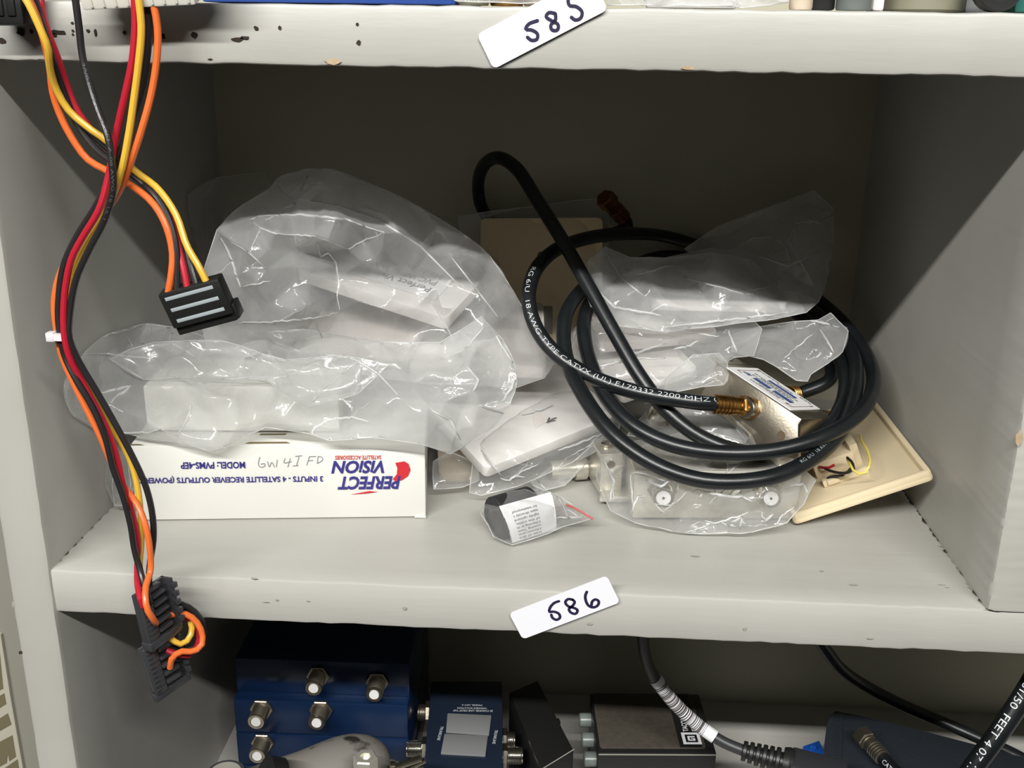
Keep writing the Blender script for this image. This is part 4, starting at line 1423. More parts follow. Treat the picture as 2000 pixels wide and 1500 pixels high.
    if tb_:
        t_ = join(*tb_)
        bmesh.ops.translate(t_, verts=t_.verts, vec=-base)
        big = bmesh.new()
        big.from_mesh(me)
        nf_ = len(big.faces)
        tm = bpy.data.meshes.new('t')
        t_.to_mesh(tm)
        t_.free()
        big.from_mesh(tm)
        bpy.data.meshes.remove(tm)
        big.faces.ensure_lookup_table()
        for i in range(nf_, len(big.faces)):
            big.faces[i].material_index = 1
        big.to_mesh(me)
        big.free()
        me.materials.append(M['crease_glint'])
    for p in me.polygons:
        p.use_smooth = True
    if extra:
        for nm, bmx, mx_, lb in extra:
            obj(nm, [(bmx, mx_)], o, label=lb, base=base)
    return o

CRINK = bpy.data.textures.new('film_crinkle', 'VORONOI')
CRINK.distance_metric = 'DISTANCE'
CRINK.weight_1, CRINK.weight_2 = -1, 1
CRINK.noise_scale = .016
CRINK.noise_intensity = 1.2
plates = {o['label']: o for o in col.objects if o.parent is None and 'label' in o}
def cont(*keys):
    out = []
    for k in keys:
        for l, o in plates.items():
            if k in l and o.type == 'EMPTY':
                out += mesh_tree(o)
    return out

# left pile
bag('grey-hazed back end of the tall bag, lowest against the left of the back panel', [(362, 378, .215), (420, 345, .215), (520, 330, .21), (560, 420, .20), (470, 500, .19), (400, 540, .185), (372, 450, .205)], m='film_thin', thick=.004, seed=3, gap=44, crumple=.003)
bag('tall clear bag holding the stickered white plate, top of the left pile', [(420, 446, .098), (452, 410, .104), (525, 366, .122), (548, 340, .128), (600, 325, .142), (655, 328, .142), (700, 345, .138), (780, 378, .132), (870, 430, .126), (915, 458, .124), (958, 496, .122), (996, 548, .122), (1022, 592, .122), (1060, 660, .120), (1086, 712, .118), (1066, 742, .112), (1010, 760, .108), (900, 756, .102), (760, 745, .100), (640, 720, .102), (500, 700, .104), (400, 690, .106), (386, 600, .100), (398, 520, .098)],
    ctrl=[(620, 400, .098), (640, 440, .084), (520, 480, .078), (760, 470, .090), (700, 600, .092), (880, 560, .100), (880, 640, .100), (560, 600, .084), (940, 650, .104), (470, 560, .080)],
    contents=cont('upside-down printed sticker', 'right end of the bagged pile', 'middle of the bagged pile'), m='film_milky', thick=.020, seed=11, gap=40, crumple=.007, folds=[[(489, 429), (500, 422), (545, 420), (590, 419), (635, 424), (680, 429), (710, 441), (751, 454)], [(489, 429), (507, 444), (537, 456), (575, 459), (612, 461), (642, 471), (680, 487)], [(680, 487), (710, 471), (747, 456)], [(431, 465), (444, 487), (453, 510), (462, 540), (470, 562)], [(470, 562), (500, 555), (530, 547)], [(620, 476), (626, 502), (642, 495), (657, 514), (661, 544), (659, 577), (663, 607)], [(462, 630), (530, 629), (590, 624), (627, 619), (663, 609)], [(545, 366), (575, 400), (600, 345)], [(575, 388), (660, 402), (740, 430), (820, 480), (900, 560)], [(880, 500), (950, 590), (975, 622)], [(850, 690), (868, 702), (910, 680), (945, 640)]])
bag('wide milky bag draped over the printed carton, lower half of the left pile', [(122, 742, .085), (160, 690, .100), (205, 650, .110), (285, 628, .118), (380, 640, .118), (470, 632, .112), (600, 640, .100), (740, 664, .092), (860, 668, .090), (940, 612, .100), (985, 660, .098), (1022, 732, .088), (1000, 790, .080), (965, 836, .070), (920, 866, .060), (880, 892, .052), (820, 868, .050), (740, 858, .0480), (640, 866, .0470), (600, 848, .0500), (520, 838, .0520), (478, 856, .047), (440, 878, .044), (410, 888, .0435), (350, 866, .044), (300, 862, .046), (250, 852, .050), (190, 844, .055), (140, 816, .062), (122, 780, .072)],
    ctrl=[(330, 690, .092), (500, 700, .084), (700, 720, .080), (880, 740, .076), (400, 800, .058), (650, 800, .062), (850, 810, .062), (230, 730, .084)],
    contents=cont('plain white box', 'flat at the left of the bagged pile'), m='film_milky', thick=.022, seed=23, gap=38, crumple=.0062, folds=[[(935, 600), (957, 634), (980, 675), (1002, 709), (1019, 731)], [(1016, 733), (1006, 742), (995, 765), (980, 784)], [(631, 692), (672, 696), (699, 705), (740, 731), (777, 771)], [(699, 705), (669, 731), (635, 754), (612, 784)], [(180, 677), (184, 663), (219, 651), (252, 645), (270, 635), (306, 631), (318, 633)], [(162, 690), (210, 692), (258, 696), (294, 699), (303, 680)], [(276, 671), (312, 675), (336, 671), (360, 683), (378, 695)], [(198, 767), (228, 761), (255, 753)], [(216, 786), (258, 752)], [(327, 728), (354, 740), (390, 749), (438, 740)], [(141, 827), (180, 828)], [(180, 845), (240, 845), (288, 845), (315, 837)], [(375, 791), (366, 818), (351, 845)], [(648, 818), (690, 815), (720, 824)], [(935, 791), (965, 802), (991, 810)], [(912, 716), (934, 742), (925, 765)], [(700, 660), (640, 640), (520, 650)], [(440, 740), (560, 735), (640, 700)], [(840, 800), (880, 820), (900, 860)]])
bag('second loose layer of milky film folded over the front of the left pile', [(205, 700, .074), (300, 664, .080), (430, 662, .078), (560, 700, .072), (660, 690, .070), (760, 712, .068), (700, 770, .062), (600, 800, .058), (520, 745, .064), (400, 738, .068), (280, 745, .070)], m='film', thick=.003, seed=29, gap=40, crumple=.0045)
bag('small clear bag end bulging beside the left end of the printed carton', [(206, 880, .070), (236, 862, .072), (262, 880, .066), (264, 950, .052), (252, 990, .050), (222, 994, .056), (204, 950, .064)], m='film_thin', thick=.006, seed=31, gap=22, crumple=.003)
bag('clear bag round the almond plate that stands against the back panel', [(888, 418, .218), (960, 408, .223), (1060, 398, .229), (1190, 380, .230), (1196, 450, .224), (1180, 560, .214), (1176, 700, .198), (1060, 720, .193), (930, 700, .196), (905, 560, .208)], contents=mesh_tree(stand), m='film_thin', thick=.006, seed=37, gap=55, crumple=.002, avoid_cable=True)
# centre
zipline = None
bag('flat clear zip bag with a white plate, leaning at the centre front of the shelf', [(913, 966, .078), (918, 905, .092), (938, 858, .110), (1010, 806, .134), (1080, 765, .150), (1180, 752, .150), (1222, 800, .134), (1206, 866, .112), (1120, 905, .096), (1010, 952, .081), (940, 972, .0765)], contents=mesh_tree(PH), m='film_thin', thick=.007, seed=41, gap=34, crumple=.0022, folds=[[(978, 935), (996, 939), (1005, 930), (1028, 933)], [(1090, 880), (1140, 862), (1180, 845)], [(940, 880), (980, 930)], [(1020, 810), (1080, 790)]])
bag('crumpled clear bag corner between the printed carton and the centre zip bag', [(842, 900, .090), (880, 880, .100), (935, 900, .098), (940, 940, .092), (905, 955, .086), (845, 958, .080)], contents=cont('peeping out between'), m='film', thick=.006, seed=43, gap=24, crumple=.003)
bag('crumpled clear bag end sticking out under the centre zip bag', [(1030, 945, .092), (1080, 905, .112), (1130, 880, .125), (1150, 905, .115), (1105, 950, .095), (1060, 960, .088)], contents=cont('under the centre plate bag'), m='film', thick=.006, seed=47, gap=22, crumple=.003)
za = [at(1105, 985, .0555), at(1128, 995, .0545), at(1158, 1014, .052)]
bag('tiny clear zip bag with a red seal line holding a tape roll and paper slip', [(936, 1004, .046), (942, 978, .052), (985, 962, .060), (1050, 948, .066), (1098, 968, .062), (1150, 1004, .0545), (1156, 1014, .0525), (1100, 1032, .0450), (1040, 1056, .038), (1000, 1066, .0360), (962, 1050, .040)], contents=mesh_tree(tape) + mesh_tree(slip), m='film_thin', thick=.005, seed=53, gap=24, crumple=.0018,
    extra=[('seal_line', tube(za, .0005, 8), 'redzip', 'red zip seal line')], folds=[[(1087, 968), (1100, 989), (1109, 1010)], [(1087, 1011), (1109, 1010), (1140, 1010)], [(945, 985), (950, 1010)]])
# right pile
bag('tall see-through bag mouth standing up at the back of the right pile', [(1330, 486, .205), (1400, 440, .212), (1500, 402, .220), (1590, 368, .226), (1634, 408, .224), (1632, 480, .214), (1612, 570, .196), (1598, 598, .188), (1540, 600, .182), (1460, 560, .186), (1380, 520, .194)], m='film_milky', thick=.010, seed=61, gap=36, crumple=.005, avoid_cable=True, folds=[[(1439, 480), (1472, 465), (1511, 463), (1532, 480), (1544, 510)], [(1574, 429), (1616, 439)], [(1480, 500), (1540, 520), (1600, 490)], [(1560, 420), (1540, 470), (1590, 560)]])
bag('clear bag with the bright-edged white plate, top of the right pile', [(1130, 548, .130), (1146, 505, .142), (1180, 478, .158), (1232, 500, .168), (1300, 500, .176), (1390, 490, .186), (1470, 505, .190), (1520, 560, .182), (1600, 590, .164), (1575, 612, .152), (1500, 628, .142), (1400, 640, .134), (1300, 652, .126), (1200, 640, .122), (1150, 600, .122)], ctrl=[(1250, 570, .140), (1400, 560, .150), (1420, 610, .142)], contents=cont('topmost bag of the right', 'leaning behind the bright-edged'), m='film_milky', thick=.012, seed=67, gap=34, crumple=.005, avoid_cable=True, folds=[[(1316, 517), (1340, 543), (1454, 574), (1478, 574)], [(1240, 536), (1316, 517)], [(1454, 567), (1565, 553)], [(1160, 560), (1200, 600), (1290, 615)], [(1290, 640), (1460, 621), (1544, 609)], [(1180, 490), (1210, 540), (1260, 580)]])
bag('clear bag with a white plate, middle of the right pile behind the black cable', [(1118, 640, .124), (1150, 618, .132), (1260, 640, .136), (1380, 625, .146), (1472, 622, .150), (1493, 642, .145), (1475, 698, .132), (1430, 702, .126), (1405, 740, .116), (1350, 762, .108), (1250, 770, .104), (1140, 760, .102), (1108, 700, .110)], contents=cont('middle bag of the right', 'lowest bag of the pile'), m='film', thick=.010, seed=71, gap=32, crumple=.004, avoid_cable=True, folds=[[(1310, 640), (1340, 648), (1406, 657)], [(1316, 682), (1340, 678), (1367, 664)], [(1286, 663), (1316, 657)], [(1180, 640), (1240, 690), (1300, 670)], [(1420, 640), (1440, 690)], [(1160, 720), (1230, 700), (1300, 700)]])
bag('clear bag flap lying across the rear of the nickel splitter', [(1430, 650, .160), (1480, 636, .158), (1550, 625, .154), (1598, 624, .152), (1622, 610, .150), (1661, 646, .140), (1652, 690, .128), (1586, 732, .120), (1580, 748, .117), (1553, 747, .117), (1514, 716, .126), (1490, 704, .132), (1450, 694, .138), (1425, 690, .146)], m='film', thick=.005, seed=73, gap=30, crumple=.004, avoid_cable=True, folds=[[(1541, 664), (1553, 676)], [(1573, 624), (1622, 634), (1640, 640)], [(1530, 700), (1590, 650)], [(1600, 640), (1630, 690)]])
bag('rounded clear bag corner over the white plate left of the splitter', [(1260, 790, .098), (1300, 740, .108), (1352, 690, .118), (1406, 688, .116), (1424, 708, .111), (1425, 745, .104), (1416, 754, .102), (1370, 757, .100), (1322, 766, .098)], m='film', thick=.004, seed=79, gap=26, crumple=.0022, avoid_cable=True)
bag('crinkly clear bag full of metal splitters, lying at the front right', [(1160, 930, .090), (1172, 880, .104), (1230, 862, .108), (1300, 850, .108), (1360, 835, .108), (1420, 850, .102), (1480, 870, .096), (1560, 900, .086), (1596, 938, .072), (1572, 985, .060), (1540, 1024, .0545), (1470, 1042, .052), (1400, 1046, .0525), (1310, 1040, .0535), (1240, 1024, .0560), (1190, 1000, .064)], ctrl=[(1300, 960, .052), (1500, 960, .053), (1400, 990, .053), (1220, 930, .072)], contents=mesh_tree(metal) + mesh_tree(ground), m='film', thick=.010, seed=83, gap=21, crumple=.0035, clear=.0018, avoid_cable=True, folds=[[(1232, 922), (1260, 925), (1300, 940)], [(1360, 954), (1392, 964), (1430, 971), (1450, 970), (1470, 980)], [(1377, 1017), (1395, 1022), (1430, 1012), (1462, 1001)], [(1335, 1040), (1355, 1036), (1382, 1027)], [(1232, 1000), (1247, 970), (1262, 970)], [(1515, 1024), (1530, 1005), (1552, 990)], [(1492, 1022), (1510, 1003)], [(1232, 926), (1236, 1002)], [(1262, 938), (1290, 950), (1310, 940)], [(1180, 900), (1200, 940), (1190, 980)], [(1430, 1020), (1450, 1010), (1446, 1034)], [(1540, 950), (1570, 945), (1580, 970)]])
bag('crumpled clear bag with barrel connectors behind the black cable strands', [(1225, 850, .108), (1262, 800, .116), (1330, 780, .116), (1420, 800, .108), (1470, 850, .098), (1480, 870, .092), (1400, 868, .096), (1300, 860, .104)], contents=cont('coax barrel'), m='film', thick=.006, seed=89, gap=22, crumple=.0035, avoid_cable=True)

# ================================================================== things in the lower compartment
FZ = LZ + .0003
# stack of blue boxes with screw-on ports
def blue_unit(yf, zt, label, ports, x0=-.1655, x1=-.0642, h=.0222, dp=.100, ang=.02):
    o = Vector((x0, yf, zt - h))
    m = frame(o, (1, ang, 0), (0, 0, 1))
    L = x1 - x0
    e = empty('multiswitch', o, label, 'switch box', 'stacked blue boxes with coax ports')
    obj('case', [(join(box(L, dp, h, m, (L / 2, dp / 2, h / 2), .0008), box(L * .97, dp * .9, .0008, m, (L * .5, dp * .5, h - .0001), .0002)), 'blue_metal')], e)
    for px, py in ports:
        d = ray(px, py)
        n = m.to_3x3() @ Vector((0, -1, 0))
        p = CAM + d * ((o - CAM).dot(n) / d.dot(n))
        pz = zframe(p, n)
        q = obj('port', [(f_port(pz, .0135), 'nickel')], e, label='nickel coax port')
        obj('insulator', [(lathe([(.0128, .0028), (.0138, .0028)], pz, 14), 'label_white')], q, root=e)
    return e
HB = .0225
zt2 = at(450, 1366, .131).z
blue_unit(.139, zt2 + HB, 'topmost dark blue box of the stack, its two ports nearest the shelf above', [(622, 1318), (738, 1330)])
blue_unit(.131, zt2, 'second dark blue box of the stack with a bright top edge and two left ports', [(512, 1382), (628, 1384)])
blue_unit(.131, zt2 - HB - .0003, 'third dark blue box of the stack, behind the grey weathered cone', [(514, 1448)])
zl = zt2 - 2 * HB - .0006
blue_unit(.131, zl, 'lowest dark blue box of the stack, resting on the lower shelf', [], h=zl - FZ)

# weathered grey satellite feed in front of the stack
fe = at(600, 1530, .085)
feed = empty('satellite_feed', (fe.x, .080, FZ), 'weathered grey plastic satellite feed horn with black scuffs, before the blue box stack', 'satellite part')
pA, pB, pC = at(470, 1566, .060), at(590, 1528, .072), at(692, 1494, .088)
pD = at(738, 1512, .095)
bmf = tube([pA, pB, pC, pD], lambda t: .0150 + .0015 * t if t < .82 else .0162 * math.sqrt(max(.02, 1 - ((t - .82) / .185) ** 2)), 28)
stem = lathe([(0, .022), (.012, .022), (.016, .016), (pB.z - FZ, .013)], Matrix.Translation((pB.x, pB.y, FZ)), 24)
web = box(.02, .010, .02, frame(at(752, 1520, .09), (1, .2, -.5), (0, 0, 1)), (0, 0, 0), .002)
obj('horn', [(join(bmf, stem, web), 'lnb')], feed)
rc = at(530, 1536, .050)
obj('ring', [(lathe([(-.004, .0110), (-.004, .0142), (.004, .0145), (.005, .0128), (.004, .0112)], zframe(rc, (-.75, -.35, .35)), 28), 'black_plastic')], feed, label='black rubber ring')
r2 = at(440, 1512, .044)
cap = empty('round_plug', (r2.x, r2.y, FZ), 'glossy black round plug with a silver rim, at the bottom left by the upright', 'plug')
hz = r2.z - FZ
obj('plug_body', [(lathe([(0, .0105), (hz - .004, .0105), (hz, .0100), (hz + .0012, .0092), (hz + .0008, .0060), (hz + .0002, .0)], Matrix.Translation((r2.x, r2.y, FZ)), 28), 'black_rib'), (lathe([(hz + .0005, .0085), (hz + .0014, .0075), (hz + .0010, .004)], Matrix.Translation((r2.x, r2.y, FZ)), 28), 'bright_edge')], cap)
nt_ = at(714, 1490, .058)
nut = empty('hex_standoff', (nt_.x, nt_.y, FZ), 'pale hexagonal metal standoff rising in front of the weathered grey feed', 'standoff')
hz = nt_.z + .004 - FZ
obj('hex_body', [(lathe([(0, .0062), (hz - .0006, .0062), (hz, .0056), (hz, .0030), (hz - .002, .0028)], Matrix.Translation((nt_.x, nt_.y, FZ)), 6), 'tin')], nut)
fk = at(790, 1492, .068)
fork = empty('metal_bracket', (fk.x, fk.y, FZ), 'thin bent nickel bracket between the hex standoff and the dark tap box', 'bracket')
obj('bracket_body', [(join(box(.018, .004, .0016, frame(fk, (1, .3, .25), (0, 0, 1)), (0, 0, 0), .0004), box(.014, .003, .0016, frame(fk + Vector((.004, .002, -.003)), (1, .35, .45), (0, 0, 1)), (0, 0, 0), .0004), box(.003, .004, fk.z - FZ, I4, (fk.x - .006, fk.y, (fk.z + FZ) / 2), .0004)), 'nickel')], fork)

# dark blue line tap with two grey plates
tz = -.168
ta, tb2, tcn, td_ = atz(826, 1512, tz), atz(983, 1512, tz), atz(992, 1342, tz), atz(863, 1330, tz)
mt2 = frame(ta, tb2 - ta, (0, 0, 1))
tw = (tb2 - ta).length
tdl = (td_ - ta).dot(mt2.to_3x3().col[1])
tapb = empty('line_tap', (ta.x, ta.y, FZ), 'navy coax line tap with two grey plates on top and ports on both sides', 'tap')
y0_ = -.018
th_ = tz - FZ
def tpx(px, py):
    return mt2.inverted() @ atz(px, py, tz)
gp = []
for q in ([(874, 1396), (960, 1400), (955, 1438), (871, 1432)], [(868, 1436), (953, 1440), (948, 1479), (861, 1474)]):
    L_ = [tpx(*v) for v in q]
    gp.append(prism([(v.x, v.y) for v in reversed(L_)], .0012, mt2, .0003))
def wr_tap(txt, cx, cy, w_, h_, rot):
    c = tpx(cx, cy)
    return text_fit(txt, mt2 @ Matrix.Translation((c.x, c.y, 0)) @ Matrix.Rotation(rot, 4, 'Z'), -w_ / 2, -h_ / 2, w_, h_, .0, 0, .0003)
ww = [wr_tap('20 CHANNEL LINE DROP TAP', 924, 1389, .0235, .0017, math.pi - .02), wr_tap('VARIABLE ISOLATION', 922, 1384, .0175, .0015, math.pi - .02), wr_tap('MODEL LDT-3', 922, 1378, .012, .0014, math.pi - .02),
      wr_tap('TRUNKLINE', 860, 1433, .0125, .0017, -math.pi / 2 - .12), wr_tap('TRUNKLINE', 967, 1440, .0125, .0017, -math.pi / 2 - .12)]
obj('case', [(box(tw, tdl - y0_, th_, mt2, (tw / 2, (tdl + y0_) / 2, -th_ / 2), .0008), 'navy_metal'), (join(*ww), 'print_white')], tapb)
obj('grey_plate', [(join(*gp), 'grey_plate')], tapb)
for (px, py, sgn) in ((838, 1457, -1), (848, 1386, -1), (979, 1470, 1), (984, 1440, 1)):
    p = atz(px, py, tz - .006)
    loc = mt2.inverted() @ p
    p = mt2 @ Vector((0 if sgn < 0 else tw, loc.y, -.008))
    obj('port', [(f_port(zframe(p, mt2.to_3x3() @ Vector((sgn, 0, 0))), .0112 if py > 1450 else .0070), 'nickel_b' if py > 1420 else 'nickel')], tapb)

# black tilted adaptor
az = -.170
qa = [atz(*v, az) for v in ((994, 1352), (1050, 1328), (1121, 1464), (1056, 1504))]
ad_ = empty('power_adaptor', (qa[3].x, qa[3].y, FZ), 'black slanted box with a bright edge, between the navy tap and the brown box', 'power supply')
m0 = Matrix.Translation((0, 0, FZ))
ex_ = (qa[2] - qa[3])
eb = (qa[1] - qa[2])
P4 = [qa[0], qa[3], qa[2], qa[1]]
bma = prism([(v.x, v.y) for v in P4], az - FZ, m0, .0012)
edge_m = ribbon([qa[3] + Vector((0, -.0002, .0003)), qa[3].lerp(qa[2], .5) + Vector((0, -.0002, .0003)), qa[2] + Vector((0, -.0002, .0003))], .0006, (0, -.5, 1))  # pale strip along the near edge of the top
obj('case', [(bma, 'black_case'), (edge_m, 'bright_edge')], ad_)
sp_ = qa[1].lerp(qa[2], .55)
obj('screw_lug', [(lathe([(0, .0022), (.0012, .0022), (.0016, .0014)], zframe(sp_ + Vector((.0002, 0, -.004)), (eb.y * -1 if False else 1, -.3, .6)), 12), 'black_plastic')], ad_)

# dark brown box with a square spiral logo
bz = -.180
b0, b1, b3 = atz(1168, 1470, bz), atz(1400, 1471, bz), atz(1178, 1354, bz)
mb = frame(b0, b1 - b0, (0, 0, 1))
bw, bd = (b1 - b0).length, (b3 - b0).dot(mb.to_3x3().col[1])
bh = bz - FZ
brown = empty('amplifier_box', (b0.x, b0.y, FZ), 'black box with a dark brown textured top, white square spiral logo and grey side knobs', 'amplifier')
top_p = prism([(x + bw * .47, y + bd * .52) for x, y in rrect(bw * .90, bd * .92, .002)], .0008, mb, .0002)
blk_p = prism([(bw * .70, bd * .07), (bw * .885, bd * .07), (bw * .885, bd * .96), (bw * .70, bd * .96)], .0004, mb @ Matrix.Translation((0, 0, .0007)))
def brp(px, py, l=.0013):
    v = atz(px, py, bz + l)
    return v
def spiral(c, s):
    """square spiral mark built from strips, in the plane of the box top"""
    out = []
    for x0, y0, x1, y1 in ((-1, -1, 1, -.66), (-1, .66, 1, 1), (-1, -.66, -.66, .66), (.66, -.66, 1, .66), (-.40, -.40, .40, -.20), (-.40, .20, .40, .40), (-.40, -.20, -.18, .20), (.20, -.2, .40, .05), (-.05, -.05, .2, .1)):
        out.append(flat([mb @ Vector((c[0] + x * s, c[1] + y * s, .0014)) for x, y in ((x0, y0), (x1, y0), (x1, y1), (x0, y1))]))
    return join(*out)
lc = mb.inverted() @ atz(1350, 1446, bz)
tt = text_fit('TACO/', mb @ Matrix.Translation((lc.x - .0028, lc.y + .0062, .0013)) @ Matrix.Rotation(math.pi / 2, 4, 'Z'), 0, -.0022, .0115, .0032, .02)
tt2 = text_fit('JERROLD', mb @ Matrix.Translation((lc.x + .0020, lc.y + .0062, .0013)) @ Matrix.Rotation(math.pi / 2, 4, 'Z'), 0, -.0012, .0105, .0017, .01)
lit_edge = box(bw * .99, .0006, .0006, mb, (bw / 2, -.0001, -.0012), .0002)  # bright strip: light on the front edge painted as colour
obj('case', [(box(bw, bd, bh, mb, (bw / 2, bd / 2, -bh / 2), .0012), 'black_case'), (lit_edge, 'bright_edge')], brown)
obj('top_plate', [(top_p, 'brown_case'), (blk_p, 'black_case'), (join(spiral((lc.x, lc.y), .0054), tt, tt2), 'sticker')], brown, label='dark brown top plate with a white logo')
for px, py in ((1152, 1409), (1152, 1448), (1152, 1486)):
    p = mb.inverted() @ atz(px + 14, py, bz - .010)
    obj('knob', [(lathe([(0, .0044), (.0065, .0044), (.0072, .0036)], zframe(mb @ Vector((0, p.y + .004, -.012)), mb.to_3x3() @ Vector((-1, 0, 0))), 16), 'knob')], brown, label='grey-green side knob')

# blue-black power supply at the right
uz = -.172
ua, ub, uc, ud = atz(1607, 1520, uz), atz(1960, 1540, uz), atz(1925, 1458, uz), atz(1628, 1392, uz)
mu = frame(ua, ub - ua, (0, 0, 1))
psu = empty('power_supply', (ua.x, ua.y, FZ), 'blue-black equipment case with rounded corner at the lower right, cable plug on top', 'power supply')
obj('case', [(prism([(v.x, v.y) for v in (atz(1606, 1560, uz), atz(2080, 1590, uz), atz(2050, 1490, uz), atz(1760, 1414, uz), atz(1655, 1390, uz), atz(1632, 1391, uz), atz(1620, 1400, uz), atz(1614, 1420, uz))], uz - FZ, Matrix.Translation((0, 0, FZ)), .0016), 'psu'),
             (prism([(v.x, v.y) for v in (atz(1606, 1560, uz), atz(1640, 1560, uz), atz(1648, 1394, uz), atz(1632, 1391, uz), atz(1620, 1400, uz), atz(1614, 1420, uz))], .0022, Matrix.Translation((0, 0, uz - .001)), .0006), 'psu')], psu)
# silver plug with printed cable lying on it
s_a, s_b = atz(1660, 1410, uz + .0085), atz(1722, 1478, uz + .0075)
sd = (s_b - s_a).normalized()
scab = empty('coax_cable', s_b, 'black coax cable with a silvery screw plug lying on the blue-black case', 'cable')
sp2 = [s_b, atz(1760, 1520, uz + .0055), atz(1800, 1570, uz + .0050), atz(1850, 1640, uz + .0050)]
obj('jacket', [(tube(sp2, .0036, 16), 'black_jacket'), (text_on_tube('CATV 18 AWG', sp2, .0036, .004, .0024, (-.6, -.6, .5), lift=.0003), 'print_white')], scab)
obj('plug', [(f_plug(zframe(s_b + sd * .001, -sd)), 'nickel')], scab, label='nickel screw plug')
# thick printed cable at the far right, nearer the front
rc_ = [at(2070, 1230, .060), at(2010, 1340, .055), at(1955, 1425, .050), at(1890, 1515, .046), at(1830, 1612, .044), atz(1795, 1760, FZ + .0110), atz(1700, 1800, FZ + .0062), atz(1600, 1810, FZ + .0060)]
rcab = empty('coax_cable', rc_[-1], 'thick black cable with white print slanting down at the lower right corner', 'cable')
obj('jacket', [(tube(rc_, .0047, 18), 'black_jacket'), (text_on_tube('2002 1.61/50  FEET 4 07 1.61/05', rc_[:4], .0047, .010, .0032, (-.75, -.65, .1), stretch=1.35, shift=.0002, lift=.0004), 'print_white')], rcab)
# dark cable sagging along the back
bc = [at(1560, 1190, .150), at(1612, 1268, .170), at(1645, 1308, .180), at(1695, 1342, .188), at(1765, 1378, .190), at(1840, 1410, .185), at(1922, 1446, .172), at(2010, 1490, .155), at(2100, 1560, .140)]
bcab = empty('coax_cable', bc[0], 'black cable sagging across the back of the lower compartment, right side', 'cable')
obj('jacket', [(tube(bc, .0036, 14), 'black_jacket')], bcab)
# power cord with bar code tag and strain relief
pc = [at(1255, 1215, .110), at(1257, 1262, .112), at(1265, 1297, .114), at(1283, 1332, .116), at(1318, 1374, .117), at(1362, 1415, .116), at(1410, 1448, .112), at(1462, 1470, .108), at(1540, 1490, .102), at(1600, 1506, .098)]
cord = empty('mains_lead', pc[-1], 'grey-black power cord with a bar code tag, hanging from behind the middle shelf', 'cord')
obj('jacket', [(tube(pc[:8], .0031, 16), 'cord')], cord)
tg_ = [pc[3] + Vector((-.001, 0, .002)), pc[4], pc[5], pc[6] + Vector((-.004, 0, .0025))]
TG0 = spline(tg_, .001)
TG = []
for a_, b_ in zip(TG0, TG0[1:]):
    for k in range(4):
        TG.append(a_.lerp(b_, k / 4))
bmt = tube(TG0, .0037, 18, sp=False)
bars_ = []
rr_ = random.Random(12)
i = 16
while i < len(TG) - 24:
    k = rr_.choice((1, 1, 1, 2, 3))
    bars_.append(tube([TG[i], TG[min(i + k, len(TG) - 1)]], .00376, 18, sp=False))
    i += k + rr_.choice((1, 1, 2, 3))
obj('bar_code_tag', [(bmt, 'sticker'), (join(*bars_), 'hole')], cord, label='white tag with black bars round the cord')
sr = []
SP = spline(pc[6:], .001)
q0_, q1_ = at(1450, 1466, .1085), at(1545, 1492, .102)
dr = (q1_ - q0_).normalized()
for k in range(6):
    sr.append(lathe([(0, .0050 + .0003 * k), (.0004, .0054 + .0003 * k), (.0020, .0054 + .0003 * k), (.0024, .0050 + .0003 * k)], zframe(q0_ + dr * (.0035 * k), dr), 14))
sr.append(lathe([(0, .0036), (.022, .0050)], zframe(q0_, dr), 14))
sr.append(lathe([(0, .0080), (.003, .0088), (.005, .0080)], zframe(q0_ + dr * .0215, dr), 10))
obj('strain_relief', [(join(*sr), 'black_plastic')], cord)
obj('plug_body', [(box(.030, .018, .013, frame(q0_ + dr * .026, dr, (0, 0, 1)), (.014, 0, -.001), .002), 'cord')], cord)
# blue clip
bl = [atz(1568, 1457, FZ + .012), atz(1600, 1446, FZ + .012), atz(1612, 1470, FZ + .012), atz(1574, 1474, FZ + .012)]
clip = empty('plastic_clip', (bl[0].x, bl[0].y, FZ), 'bright blue plastic clip standing behind the power cord plug', 'clip')
obj('clip_body', [(prism([(v.x, v.y) for v in reversed(bl)], .012, Matrix.Translation((0, 0, FZ)), .0005), 'blue_clip'), (prism([(bl[0].lerp(bl[2], .45).x + dx, bl[0].lerp(bl[2], .45).y + dy) for dx, dy in ((-.002, -.001), (.002, -.001), (.002, .001), (-.002, .001))], .003, Matrix.Translation((0, 0, FZ + .0115)), .0003), 'blue_clip')], clip)

# ================================================================== things on the upper shelf (only their feet show above its edge)
UZ = H + TU + .0004
def up_x(px, y):
    return at(px, 10, y).x
def stand_box(name, label, cat, px0, px1, y, dpt, hgt, m, bev=.001, extra=None):
    x0, x1 = up_x(px0, y), up_x(px1, y)
    e = empty(name, ((x0 + x1) / 2, y, UZ), label, cat)
    obj('body' if name != 'carton' else 'carton_body', [(box(x1 - x0, dpt, hgt, I4, ((x0 + x1) / 2, y + dpt / 2, UZ + hgt / 2), bev), m)], e)
    return e
e = stand_box('carton', 'blue carton on the upper shelf, only its lower edge in view', 'box', 395, 890, .012, .10, .05, 'blue_box', .0008)
xa, xb = up_x(560, .012), up_x(600, .012)
obj('white_panel', [(box(xb - xa, .0004, .03, I4, ((xa + xb) / 2, .0118, UZ + .021), 0), 'label_white')], e)
def cyl(name, label, cat, px, y, r, hgt, m, prof=None, horiz=False):
    x = up_x(px, y)
    e = empty(name, (x, y, UZ), label, cat)
    pr = prof or [(0, r * .94), (.0008, r), (hgt - .002, r), (hgt, r * .9)]
    if horiz:
        mx_ = zframe((x, y, UZ + r), (0, -1, 0))
    else:
        mx_ = Matrix.Translation((x, y, UZ))
    obj('body', [(lathe(pr, mx_, 24), m)], e)
    return e
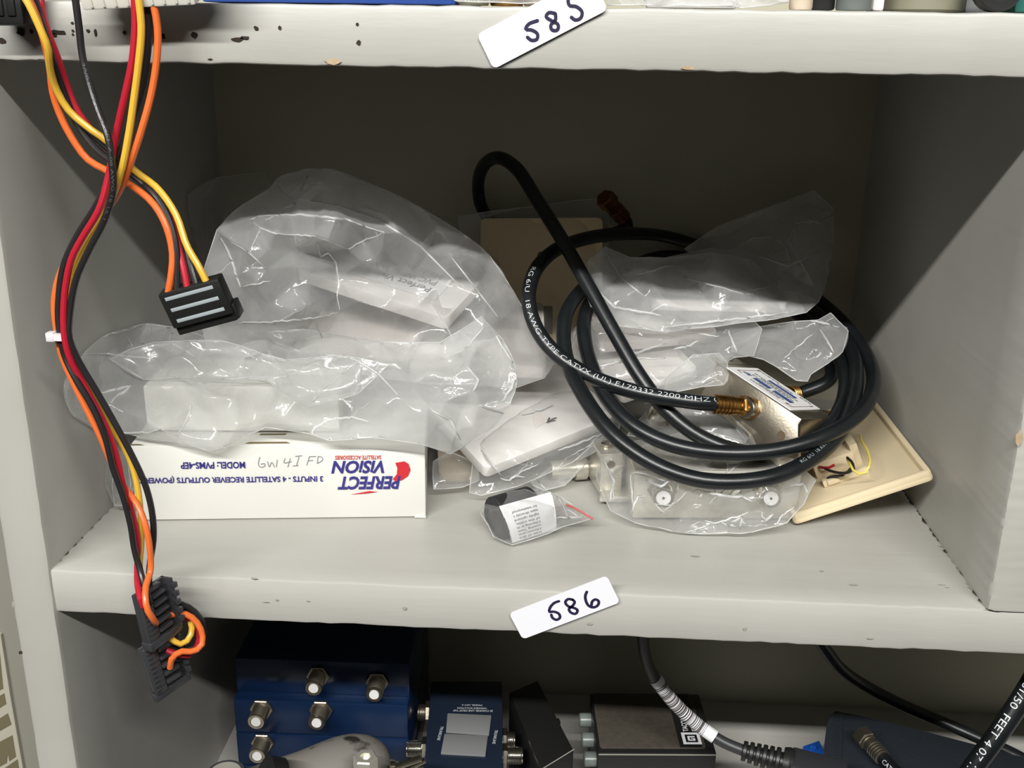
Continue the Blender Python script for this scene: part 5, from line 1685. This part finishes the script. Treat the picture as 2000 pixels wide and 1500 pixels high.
stand_box('faceplate', 'white plate standing on the upper shelf right of the 585 sticker', 'wall plate', 1262, 1440, .022, .006, .05, 'white', .001)
cyl('brass_fitting', 'brass fitting in a clear bag, just left of the 585 sticker on the upper shelf', 'fitting', 990, .020, .0060, .03, 'gold')
cyl('plastic_stopper', 'olive green plastic stopper on the upper shelf beside the brass fitting', 'stopper', 925, .016, .0055, .028, 'olive')
cyl('coax_connector', 'dark connector on the upper shelf touching the left of the 585 sticker', 'connector', 1056, .016, .006, .03, 'nickel')
cyl('plastic_peg', 'beige plastic peg on the upper shelf, first round thing right of the bag tip', 'plug', 1564, .016, .0040, .03, 'beige')
stand_box('black_adaptor', 'dark box on the upper shelf between the beige peg and the grey tube', 'power supply', 1582, 1632, .020, .02, .04, 'black_case')
cyl('plastic_tube', 'grey plastic tube standing on the upper shelf', 'tube', 1668, .018, .0062, .04, 'knob')
stand_box('plastic_block', 'white plastic block on the upper shelf right of the grey tube', 'block', 1704, 1728, .018, .012, .04, 'white')
cyl('plastic_tub', 'olive grey round tub on the upper shelf towards the right', 'tub', 1803, .034, .0140, .04, 'olive')
cyl('plastic_grommet', 'black rubber ring standing on the upper shelf near its right end', 'ring', 1935, .016, .0078, .008, 'black_plastic', [(0, .0045), (0, .0072), (.001, .0078), (.007, .0078), (.008, .0072), (.008, .0045), (.004, .0040)], horiz=True)
stand_box('terminal_block', 'pale grey block behind the black rubber ring on the upper shelf', 'block', 1886, 1948, .034, .02, .03, 'grey_plate')
stand_box('plastic_case', 'teal plastic case at the right end of the upper shelf', 'case', 1983, 2060, .016, .03, .04, 'teal')
bag('clear bag on the upper shelf round small fittings, left of the 585 sticker', [(880, 6, .008), (1070, 9, .008), (1080, -60, .014), (980, -110, .022), (890, -80, .018)], m='film', thick=.010, seed=101, gap=22, crumple=.004)
bag('clear bag with a pointed tip hanging at the upper shelf edge, right of the sticker', [(1186, 12, .006), (1300, 14, .007), (1430, 15, .007), (1448, 17, .003), (1500, 12, .006), (1545, 6, .010), (1520, -70, .02), (1350, -100, .026), (1200, -70, .018)], m='film_milky', thick=.012, seed=103, gap=24, crumple=.004)

# dark loose lead end lying over the upper shelf edge by the white plug
